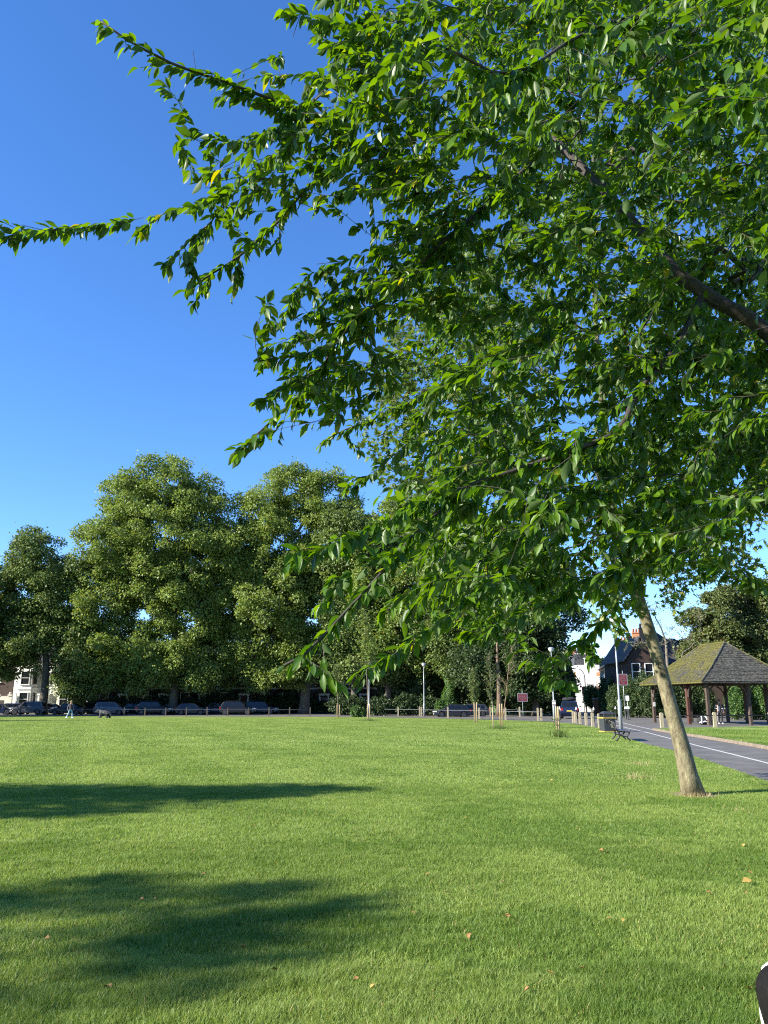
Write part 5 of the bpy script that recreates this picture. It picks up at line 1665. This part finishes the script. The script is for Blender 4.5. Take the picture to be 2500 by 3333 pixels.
sapling(1101, 2335.5, 1094, 2168, "leafy pale green sapling leftmost in the row of staked saplings", 60, 30, M['sapling_leaf'], M['bare_bark'], 0.75, 2262, 0.14, 0.04,
        [(1097, 2334, 1.35), (1105.5, 2335.5, 1.35)], stk_lab="leftmost staked sapling")
sapling(1199, 2345, 1186, 1995, "tall sapling with pale yellow crown on a thin bare stem", 90, 26, M['far_leaf'], M['bare_bark'], 1.2, 2180, 0.16, 0.05,
        [(1196.5, 2344.5, 1.45), (1203.5, 2344.5, 1.45)], stk_lab="tall thin stemmed sapling")
sapling(1548, 2351, 1540, 2185, "narrow columnar leafy sapling before the parked charcoal hatchback", 90, 30, M['sapling_leaf'], M['bare_bark'], 0.62, 2284, 0.12, 0.04,
        [(1545, 2352, 1.6), (1553, 2352, 1.6)], stk_lab="narrow columnar sapling")
sapling(1607, 2372, 1592, 2125, "thin leafy sapling nearest of the centre group, single stake", 45, 20, M['sapling_leaf'], M['bare_bark'], 0.65, 2275, 0.10, 0.028,
        [(1606, 2369, 1.3)], stk_lab="thin leafy centre sapling")
sapling(1633, 2361, 1668, 2090, "sparse sapling with reddish bare upper twigs and pale stem", 60, 9, M['sapling_leaf'], M['red_twig'], 0.8, 2270, 0.11, 0.035,
        [(1629, 2361, 1.5), (1636, 2362, 1.5)], stk_lab="sparse red twigged sapling")
sapling(1817, 2399, 1808, 2330, "stump of a young stem between two stakes right of centre", 8, 14, M['weed'], M['bare_bark'], 0.2, 2370, 0.08, 0.025,
        [(1814, 2396, 1.42), (1821, 2399, 1.40)], stk_lab="weedy stump near the street lamp")
g = G(1612, 2331)
# weeds around the stakes, dry tufts by the leaning tree
def tuft(px, py, n, rad_, h, material, label, cat, name):
    g = G(px, py)
    a, q = rng.uniform(0, 2 * math.pi, n), np.abs(rng.normal(0, rad_ * .6, n))
    pos = np.stack([g[0] + q * np.cos(a), g[1] + q * np.sin(a), np.zeros(n)], 1)
    ax_ = np.stack([rng.normal(0, .3, n), rng.normal(0, .3, n), np.ones(n)], 1)
    nr_ = rng.normal(0, 1, (n, 3))
    t = leaf_template([(0, .022), (.5, .02), (1, 0)])
    return tag(leaves(name, material, None, pos, ax_, nr_, h * rng.uniform(.4, 1.2, n), t, .1, .35), label, cat, kind='stuff')


tuft(1818, 2400, 380, 0.42, 0.42, M['weed'], "weeds around the stakes near the street lamp", "weeds", "weeds")
tuft(1622, 2372, 900, 0.8, 0.25, M['weed'], "long grass around the centre sapling stakes", "weeds", "weeds")
tuft(1203, 2347, 700, 0.9, 0.25, M['weed'], "long grass around the tall thin sapling", "weeds", "weeds")
tuft(2062, 2535, 90, 0.5, 0.16, M['dry'], "dry pale grass stems left of the leaning trunk", "dry grass", "dry_grass")
tuft(2080, 2490, 80, 0.6, 0.15, M['dry'], "dry pale grass stems on the lawn before the bench", "dry grass", "dry_grass")
tuft(2400, 2640, 110, 0.45, 0.07, M['dry'], "dry grass patch right of the leaning trunk", "dry grass", "dry_grass")
tuft(2258, 2592, 420, 0.36, 0.09, M['dry'], "dry grass round the foot of the leaning trunk", "dry grass", "dry_grass")

# ------------------------------------------------------------------ fallen leaves
T_FALL = leaf_template([(0, .02), (.2, .15), (.45, .36), (.7, .28), (1, 0)])
fl_px = [(628, 2780, 0), (655, 2860, 0), (830, 2700, 0), (1340, 2985, 1), (1455, 2920, 0), (1625, 2885, 0), (1660, 2998, 0), (1520, 2670, 1), (1878, 2710, 0), (1765, 2630, 1), (2070, 2600, 1), (2178, 2625, 0),
         (2030, 3010, 1), (1975, 3008, 1), (1650, 3000, 0), (1535, 3060, 0), (1408, 3253, 1), (1910, 3175, 0), (1725, 3240, 0), (1808, 3200, 1), (360, 3240, 0), (880, 3180, 0), (800, 3110, 0), (160, 3075, 0), (500, 2945, 0),
         (2290, 2735, 1), (2420, 2760, 1), (2395, 2815, 0), (2300, 2920, 0), (2435, 2925, 0), (1150, 3215, 0), (1220, 3230, 1), (450, 2945, 0), (1985, 2480, 1), (2260, 2590, 0), (2295, 2580, 0), (2450, 2860, 0), (1950, 2780, 0), (1400, 2860, 0), (2448, 3244, 1), (1800, 2545, 1), (1690, 2505, 1)]
for px, py, yel in fl_px:
    g = G(px, py)
    s = rng.uniform(.032, .062)
    a = rng.uniform(0, 6.28)
    o = leaves("fallen_leaf", M['dead_leaf_yellow'] if yel else M['dead_leaf'], None, np.array([[0, 0, 0.0]]), np.array([[math.cos(a), math.sin(a), rng.uniform(-.1, .25)]]),
               np.array([[rng.normal(0, .3), rng.normal(0, .3), 1.0]]), np.array([s]), T_FALL, .4, .4)
    o.location = (g[0], g[1], 0.045)
    tag(o, "small yellowish fallen leaf lying on the grass" if yel else "small brown fallen leaf lying on the grass", "leaf", "yellowish fallen leaves" if yel else "brown fallen leaves")
g = G(2440, 2890)
o = leaves("fallen_leaf", M['dead_leaf_yellow'], None, np.array([[0, 0, 0.0]]), np.array([[1, .3, .15]]), np.array([[-.2, -.6, 1.0]]), np.array([.10]), T_FALL, .3, .3)
o.location = (g[0] - .06, g[1], .05)
tag(o, "largest bright yellow fallen leaf, right side of the lawn", "leaf", "yellowish fallen leaves")

# ------------------------------------------------------------------ folding chair cut by the right edge
g = P(2459, 3190, 2.2)
r = empty("padded_chair", (g[0] + 0.382, 2.25, -0.0), "black padded chair with white tube frame cut by the bottom right corner", "chair")
hd = MB()
half = [(float(q[0]), float(q[2])) for q in resample([(a, 0, b_) for a, b_ in [(.29, 0.620), (.315, 0.700), (.335, 0.780), (.349, 0.840), (.355, 0.890), (.348, 0.915), (.325, 0.940), (.27, 0.955)]], .012)]
hd.prism([(-a, b_) for a, b_ in half] + [(0, 0.96)] + [(a, b_) for a, b_ in reversed(half)], 'y', -0.05, 0.03)
bevel(hd.build("backrest", M['pram_black'], r), 0.03, 4)
fr = MB()
hf = [(a + .016, y_, b_) for a, y_, b_ in ((.27, .14, 0.0), (.275, .09, .40), (.285, .06, .60), (.305, .05, .74), (.313, .05, .82), (.310, .05, 0.890), (.297, .05, .925), (.25, .05, .955))]
fr.tube(resample([(-a, y_, b_) for a, y_, b_ in hf] + [(0, .05, .952)] + [(a, y_, b_) for a, y_, b_ in reversed(hf)], .04), .008, 10)
fr.build("frame", M['pram_white'], r)
st_ = MB().box((0, .30, .44), (.54, .46, .07)); bevel(st_.build("seat", M['pram_black'], r), .03, 3)
for sx in (-1, 1): MB().tube([(sx * .26, .48, .42), (sx * .28, .55, 0)], .016, 8).build("leg", M['pram_white'], r)

# ------------------------------------------------------------------ houses and hedges on the right
def leafy_mass(name, label, cat, boxes, n, leaf, material, group=None):
    """hedge or shrub: boxes = (cx, cy, z0, z1, rx, ry); a few woody stems inside"""
    b0 = np.array([boxes[0][0], boxes[0][1], 0.0])
    r = empty(name, b0, label, cat, group)
    vol = np.array([(b_[3] - b_[2]) * (b_[4] + b_[5]) for b_ in boxes]); vol /= vol.sum()
    ii = rng.choice(len(boxes), n, p=vol)
    B = np.array(boxes)[ii]
    d = norm(rng.normal(0, 1, (n, 3)))
    rr = rng.random(n) ** .33
    lump = 1 + 0.18 * np.sin(d[:, 0] * 9 + B[:, 0]) * np.sin(d[:, 2] * 8 + B[:, 1]) + 0.1 * np.sin(d[:, 1] * 17)
    pos = np.stack([B[:, 0] + d[:, 0] * rr * lump * B[:, 4], B[:, 1] + d[:, 1] * rr * lump * B[:, 5], (B[:, 2] + B[:, 3]) / 2 + d[:, 2] * rr * lump * (B[:, 3] - B[:, 2]) / 2], 1)
    k = pos[:, 2] > 0.05
    leaves("foliage", material, r, pos[k], d[k] + rng.normal(0, .7, d[k].shape) + [0, 0, -.2], d[k] + rng.normal(0, .5, d[k].shape) + [0, 0, .5], leaf * rng.uniform(.7, 1.3, k.sum()), T_DIAMOND, .3, .2, None, b0)
    for bx in boxes: MB().tube([(bx[0] - b0[0], bx[1] - b0[1], 0), (bx[0] - b0[0] + .1, bx[1] - b0[1], (bx[2] + bx[3]) * .5)], [.09, .03], 6).build("stem", M['far_bark'], r)
    return r


def bpx(px, Y, z0, z1, rpx, ry): return (P(px, 2286, Y)[0], Y, z0, z1, rpx * Y / FPX, ry)


leafy_mass("hedge", "tall dark ivy hedge right of the tall lamp post", "hedge", [bpx(2010, 90, 0, 3.4, 30, 1.5), bpx(2055, 89, 0, 4.2, 35, 1.6), bpx(2105, 88, 0, 4.6, 40, 1.8), bpx(2160, 88, 0, 3.9, 45, 1.8), bpx(2220, 88, 0, 3.6, 45, 1.8), bpx(2280, 88, 0, 3.6, 45, 1.8)], 60000, 0.16, M['dark_leaf'])
leafy_mass("hedge", "sunlit leafy laurel hedge behind the shelter at right", "hedge", [bpx(2395, 76, 0.2, 3.2, 28, 1.3), bpx(2440, 77, 0.0, 3.4, 30, 1.3), bpx(2490, 76, 0, 3.3, 34, 1.4), bpx(2560, 76, 0, 3.4, 45, 1.4)], 34000, 0.15, M['hedge_leaf'])
leafy_mass("shrub", "low bright green shrub by the bonnet of the charcoal hatchback", "shrub", [bpx(1432, 96, 0, 1.9, 16, .8), bpx(1460, 96, 0, 2.4, 18, .8)], 7000, 0.17, M['hedge_leaf'])
leafy_mass("shrub", "small dark green bush before the fence left of the tall thin sapling", "shrub", [bpx(1160, 92, 0, 1.2, 18, .6), bpx(1180, 92, 0, .9, 12, .5)], 4000, 0.14, M['hedge_leaf'])
leafy_mass("shrub", "dark shrubs along the road behind the rail at centre", "shrub", [bpx(1240, 101, 0, 2.2, 40, 1.), bpx(1320, 101, 0, 2.6, 45, 1.), bpx(1390, 101, 0, 2.4, 35, 1.), bpx(1130, 104, 0, 2.4, 60, 1.)], 20000, 0.2, M['dark_leaf'])
leafy_mass("shrub", "grey green feathery bush in front of the white building", "shrub", [bpx(1925, 118, .8, 4.0, 24, 1.2), bpx(1945, 117, .6, 3.4, 18, 1.)], 9000, 0.2, M['sapling_leaf'])
leafy_mass("shrub", "leafy shrubs spilling over the pavement below the orange terrace", "shrub", [bpx(1968, 108, 0, 4.8, 17, 1.2), bpx(1990, 104, 0, 4.4, 18, 1.4), bpx(1975, 103, 0, 2.8, 14, 1.)], 14000, 0.18, M['hedge_leaf'])
leafy_mass("shrub", "tall dark ivy covered bush left of the white building", "shrub", [bpx(1848, 112, 0, 6.5, 22, 1.6), bpx(1858, 112, 2, 5.8, 9, 1.)], 12000, 0.24, M['hedge_leaf'])

leafy_mass("hedge", "tall dark evergreen belt along the road behind the staked saplings", "hedge",
           [bpx(1290, 112, 0, 10.0, 60, 2.5), bpx(1380, 111, 0, 9.0, 60, 2.5), bpx(1470, 112, 0, 10.5, 60, 2.5), bpx(1560, 110, 0, 10.0, 60, 2.5), bpx(1650, 109, 0, 9.5, 60, 2.5), bpx(1730, 107, 0, 9.5, 50, 2.5), bpx(1795, 106, 0, 8.5, 40, 2.2)], 90000, 0.32, M['dark_leaf'])
leafy_mass("hedge", "dark hedges added before the terrace houses to stand in for shade", "hedge",
           [bpx(q, 118.6, 0, random.uniform(1.6, 3.2), 34, .8) for q in range(250, 1130, 62)], 40000, 0.22, M['dark_leaf'])  # hedge row added to darken the house fronts where shade falls

# ivy on the pale trunk
g = b5
n_ = 9000
z = rng.uniform(0.1, 7.5, n_); a = rng.uniform(0, 6.28, n_)
rr = 0.55 + 0.35 * rng.random(n_) + 0.3 * np.sin(z * 2 + a)
pos = np.stack([g[0] + rr * np.cos(a), g[1] + rr * np.sin(a), z], 1)
iv = leaves("ivy", M['hedge_leaf'], None, pos, np.stack([np.cos(a), np.sin(a), -np.ones(n_)], 1), np.stack([np.cos(a), np.sin(a), .4 * np.ones(n_)], 1), .2 * rng.uniform(.7, 1.3, n_), T_DIAMOND)
tag(iv, "ivy climbing the pale trunk behind the charcoal hatchback", "ivy", kind='stuff')

# bare twisted tree before the dark brick house
g = np.array([P(2185, 2330, 80)[0], 80.0, 0])
lims = [(np.array([g, P(2180, 2250, 80), P(2172, 2160, 80), P(2168, 2090, 80)]), .20, .12),
        (LP([(2172, 2160, 80), (2190, 2110, 80.3), (2200, 2060, 80.5), (2190, 2030, 80.6), (2240, 2000, 81), (2290, 1985, 81.5)]), .13, .04),
        (LP([(2168, 2090, 80), (2150, 2040, 79.5), (2130, 2000, 79), (2140, 1960, 79)]), .09, .03),
        (LP([(2178, 2200, 80), (2215, 2155, 79), (2222, 2125, 79), (2245, 2110, 79), (2262, 2088, 79)]), .08, .03),
        (LP([(2168, 2100, 80), (2120, 2090, 80), (2080, 2095, 80), (2045, 2090, 80)]), .05, .02)]
e = np.concatenate([scatter_px([(2090, 1960), (2290, 1960), (2290, 2080), (2080, 2110)], 70, 78, 82), scatter_px([(2040, 2070), (2120, 2060), (2120, 2110), (2040, 2110)], 14, 79, 81)])
d = norm(rng.normal(0, .6, e.shape) + [0, 0, .6])
A, par, rad, hand = grow(lims, e - d * .7, e, 0.35, .012, 2.4, .14)
bt = empty("bare_tree", g, "nearly bare tree with twisted pale branches left of the shelter roof", "tree", "trees behind the shelter")
wood("trunk", M['bare_bark'], bt, A, par, rad, g)
pos, ax_, nr_ = foliage_on(A, par, rad, .03, 5, (0, .8), (.2, .8), (.5, 1), .1)
leaves("crown", M['brown_leaf'], bt, pos, ax_, nr_, .16 * rng.uniform(.7, 1.3, len(pos)), T_DIAMOND, .3, .2, None, g)

# dark brick gabled house behind the hedge
hx = P(2050, 2286, 97)[0]
hw_ = P(2142, 2286, 97)[0] - hx
r = empty("brick_house", (hx, 97, 0), "dark brick gabled house with white sash windows above the hedge", "house", "houses along the street")
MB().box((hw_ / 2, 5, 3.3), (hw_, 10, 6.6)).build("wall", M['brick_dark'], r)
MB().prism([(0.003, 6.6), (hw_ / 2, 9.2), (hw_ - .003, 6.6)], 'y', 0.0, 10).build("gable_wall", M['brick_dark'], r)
rm = MB()
for s in (-1, 1):
    a0, a1 = np.array([hw_ / 2, 9.36]), np.array([hw_ / 2 + s * (hw_ / 2 + .45), 6.45])
    rm.prism([tuple(a0), tuple(a1), tuple(a1 + [0, -.14]), tuple(a0 + [0, -.14])] if s > 0 else [tuple(a0 + [0, -.14]), tuple(a1 + [0, -.14]), tuple(a1), tuple(a0)], 'y', -0.35 - .002 * s, 10.3)
rm.build("roof", M['slate'], r)
windows_on(r, [(hw_ * .30, 5.15, .95, 1.9), (hw_ * .77, 5.15, .95, 1.9), (hw_ * .3, 2.0, 1.1, 1.7), (hw_ * .77, 2.0, 1.1, 1.7)], -0.04, M['white'], M['glass'])
r2 = empty("brick_house", (hx + hw_ + .05, 99, 0), "dark brick house with blue slate roof behind the twisted bare tree", "house", "houses along the street")
w2 = P(2262, 2286, 99)[0] - (hx + hw_)
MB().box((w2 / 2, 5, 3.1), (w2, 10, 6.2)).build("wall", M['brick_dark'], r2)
MB().prism([(-.4, 6.203), (5, 9.6), (10.4, 6.203)], 'x', 0.0, w2).build("roof", M['slate'], r2)
windows_on(r2, [(w2 * .3, 4.6, .9, 1.6), (w2 * .75, 4.6, .9, 1.6)], -.04, M['white'], M['glass'])
r3 = empty("brick_house", (hx + hw_ + w2 + .15, 97.5, 0), "dark house with navy mansard roof rising behind the shelter roof", "house", "houses along the street")
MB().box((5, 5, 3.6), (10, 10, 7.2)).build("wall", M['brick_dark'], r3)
MB().prism([(-.2, 7.203), (.6, 9.4), (9.4, 9.4), (10.2, 7.203)], 'x', 0.0, 10).build("roof", M['slate'], r3)
MB().box((5, -.12, 7.25), (10, .25, .18)).build("gutter", M['white'], r3)
windows_on(r3, [(1.6, 5.8, .9, 1.5), (4.4, 5.8, .9, 1.5), (7.4, 5.8, .9, 1.5)], -.04, M['white'], M['glass'])

# orange brick terrace running up the street (front faces the street, so west)
def street_house(p0, p1, label, wall_m, H, n_bay, roof_h, chim=True):
    p0, p1 = np.array(p0), np.array(p1)
    L = np.linalg.norm(p1 - p0)
    ang = math.atan2(p1[1] - p0[1], p1[0] - p0[0])
    r = empty("street_terrace_house", (p0[0], p0[1], 0), label, "house", "houses along the street", ang)
    # local x runs up the street; the street lies on +y
    MB().box((L / 2, -4, H / 2), (L - .03, 8, H)).build("wall", wall_m, r)
    rf = MB().prism([(.35, H + .003), (-4, H + roof_h), (-8.35, H + .003)], 'x', 0.01, L - .02).build("roof", M['slate'], r)
    if chim:
        c = MB(); c.box((L - .5, -4, H + roof_h + .15), (.8, 1.9, 1.7)); c.box((L - .5, -4, H + roof_h + 1.04), (.95, 2.05, .12)); c.build("chimney", M['brick_orange'], rf)
        for k in range(5): MB().lathe((L - .5, -4.8 + .4 * k, H + roof_h + 1.1), [(.15, 0), (.12, .5), (.16, .56)], 8).build("chimney_pot", M['pot'], rf)
    for k in range(n_bay):
        xc = (k + .5) * L / n_bay
        by = MB().prism([(xc - 1.15, 0.003), (xc + 1.15, 0.003), (xc + .7, .75), (xc - .7, .75)], 'z', 0, H - .5).build("bay", wall_m, r)
        for z in (1.9, 4.9):
            MB().box((xc, .77, z), (1.2, .1, 1.75)).build("window_frame", M['white'], by)
            for s in (-1, 1): MB().box((xc + s * .95, .39, z), (.62, .1, 1.75), rz=-s * math.atan2(.75, .45)).build("window_frame", M['white'], by)
        for z in (1.9, 4.9):
            for s in (-.3, .3): MB().box((xc + s, .80, z), (.46, .07, 1.55)).build("window", M['glass'], by)
    return r


sx0 = P(2040, 2286, 101)[0], 101.0
sx1 = P(1956, 2286, 139)[0], 139.0
for i in range(5):
    a, b_ = np.array(sx0) + (np.array(sx1) - np.array(sx0)) * i / 5, np.array(sx0) + (np.array(sx1) - np.array(sx0)) * (i + 1) / 5
    lab = ["orange brick bay fronted house nearest along the street", "orange brick bay fronted house second along the street", "orange brick bay fronted house third along the street",
           "orange brick bay fronted house fourth along the street", "orange brick bay fronted house touching the white building"][i]
    street_house(a, b_, lab, M['brick_orange'] if i % 2 == 0 else M['brick_yellow'], 6.9, 1, 3.3)
# white corner building
wx0 = P(1858, 2286, 143)[0]; wx1 = P(1958, 2286, 143)[0]
r = empty("white_building", (wx0, 143, 0), "white rendered corner building with chimneys at the end of the street", "house", "houses along the street")
ww = wx1 - wx0
MB().box((ww * .66, 5, 4.0), (ww * .68, 10, 8.0)).build("wall", M['white_render'], r)
MB().box((ww * .17, 6.5, 3.7), (ww * .34, 9, 7.4)).build("side_wing", M['white_render'], r)
MB().box((ww * .17, 1.9, 7.2), (ww * .36, .3, .5)).build("cornice", M['white'], r)
MB().box((ww * .17, 1.93, 2.9), (ww * .34, .2, .3)).build("string_course", M['white'], r)
mb = MB(); mb.box((ww * .17, 1.95, 6.3), (ww * .34, .1, .9)); mb.build("brick_band", M['brick_yellow'], r)
windows_on(r, [(ww * .05, 4.5, .45, 2.4), (ww * .13, 4.5, .45, 2.4), (ww * .21, 4.5, .45, 2.4), (ww * .29, 4.5, .45, 2.4)], 1.97, M['white'], M['glass'], False)
cm_ = MB(); cm_.box((ww * .80, 2.5, 8.6), (1.6, 1.0, 1.3)); cm_.box((ww * .80, 2.5, 9.28), (1.75, 1.15, .1)); cm_.build("chimney", M['white_render'], r)
for k in (-.4, .4): MB().lathe((ww * .80 + k, 2.5, 9.33), [(.17, 0), (.14, .5), (.19, .6)], 8).build("chimney_pot", M['pot'], r)
MB().prism([(ww * .34, 8.003), (ww * .40, 10.1), (ww * .98, 10.1), (ww * 1.0, 8.003)], 'y', 4.0, 10).build("roof", M['slate'], r)
MB().box((ww * .69, 3.98, 10.15), (ww * .62, .2, .12)).build("roof_edge", M['white'], r)
# terrace further up the street, chimneys against the sky
r = empty("street_terrace_house", (P(1850, 2286, 165)[0], 165, 0), "distant brick terrace with many chimney pots at the street end", "house", "houses along the street")
w5 = P(1965, 2286, 165)[0] - P(1850, 2286, 165)[0]
MB().box((w5 / 2, 4, 4), (w5, 8, 8)).build("wall", M['brick_yellow'], r)
rf = MB().prism([(-.3, 8.003), (4, 10.6), (8.3, 8.003)], 'x', 0, w5).build("roof", M['slate'], r)
for k, xx in enumerate((.12, .28, .45, .6, .75)):
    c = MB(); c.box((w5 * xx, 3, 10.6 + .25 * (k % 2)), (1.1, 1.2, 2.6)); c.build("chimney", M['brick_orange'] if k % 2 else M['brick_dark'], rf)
    for q in (-.35, 0, .35): MB().lathe((w5 * xx + q, 3, 11.9 + .25 * (k % 2)), [(.14, 0), (.12, .5), (.15, .55)], 6).build("chimney_pot", M['pot'], rf)
clump_tree("distant_tree", "dark round tree top behind the chimneys at the street end", np.array([P(1935, 2286, 190)[0], 190, 0]),
           [(1925, 2165, 24), (1945, 2162, 22), (1962, 2170, 20), (1935, 2195, 28)], 190, 9000, .5, M['dark_leaf'], .4, M['far_bark'], "trees in the park", rc=(.8, 1.6), per_lobe=14)
# red road sign, arched street lamp, gate pier by the white building
g = np.array([P(1902, 2286, 122)[0], 122.0, 0])
r = empty("estate_sign", g, "small red board on posts before the white building", "sign")
MB().box((0, 0, 3.3), (.5, .05, 1.1)).build("board", mat("board_red", (.42, .03, .02), .5), r)
MB().tube([(0, .05, 0), (0, .05, 3.8)], .04, 8).build("post", M['rail_metal'], r)
g = np.array([P(1908, 2286, 125)[0], 125.0, 0])
r = empty("arched_street_lamp", g, "grey street lamp with curved arm before the white building", "street lamp")
MB().tube([(0, 0, 0), (0, 0, 5.3), (-.1, 0, 5.9), (-.45, 0, 6.4), (-1.0, 0, 6.65), (-1.5, 0, 6.7)], [.09, .06, .05, .045, .04, .04], 8).build("column", M['rail_metal'], r)
MB().ball((-1.75, 0, 6.68), (.38, .14, .10), 10, 6).build("lamp_head", M['galv'], r)
g = np.array([P(1944, 2286, 112)[0], 112.0, 0])
r = empty("gate_pier", g, "orange brick gate pier beside the street shrubs", "gate pier")
MB().box((0, 0, 1.0), (1.1, .5, 2.0)).build("pier", M['brick_orange'], r)
MB().box((0, 0, 2.06), (1.25, .65, .12)).build("cap_stone", M['cream'], r)

# ------------------------------------------------------------------ unseen tree belt added around the viewer to block the bright horizon
pos, nrm_, org = [], [], np.zeros(3)
for k in range(46):
    az = R(rng.uniform(62, 305))                      # clockwise from straight ahead
    d_ = rng.uniform(95, 125)
    c = np.array([d_ * math.sin(az), d_ * math.cos(az), 0])
    if c[1] > 45 and c[0] < 0: continue
    h = rng.uniform(11, 19)
    n_ = 1500
    u = norm(rng.normal(0, 1, (n_, 3)))
    rr = rng.random(n_) ** .4
    pos.append(c + [0, 0, h * .55] + u * rr[:, None] * np.array([8.5, 8.5, h * .48]))
    nrm_.append(u)
pos, nrm_ = np.concatenate(pos), np.concatenate(nrm_)
o = leaves("unseen_woods", M['far_leaf_green'], None, pos, rng.normal(0, 1, pos.shape), nrm_, rng.uniform(.8, 1.7, len(pos)), T_DIAMOND)
tag(o, "unseen belt of trees added around the lawn to block low sky light", "woods", kind='stuff')
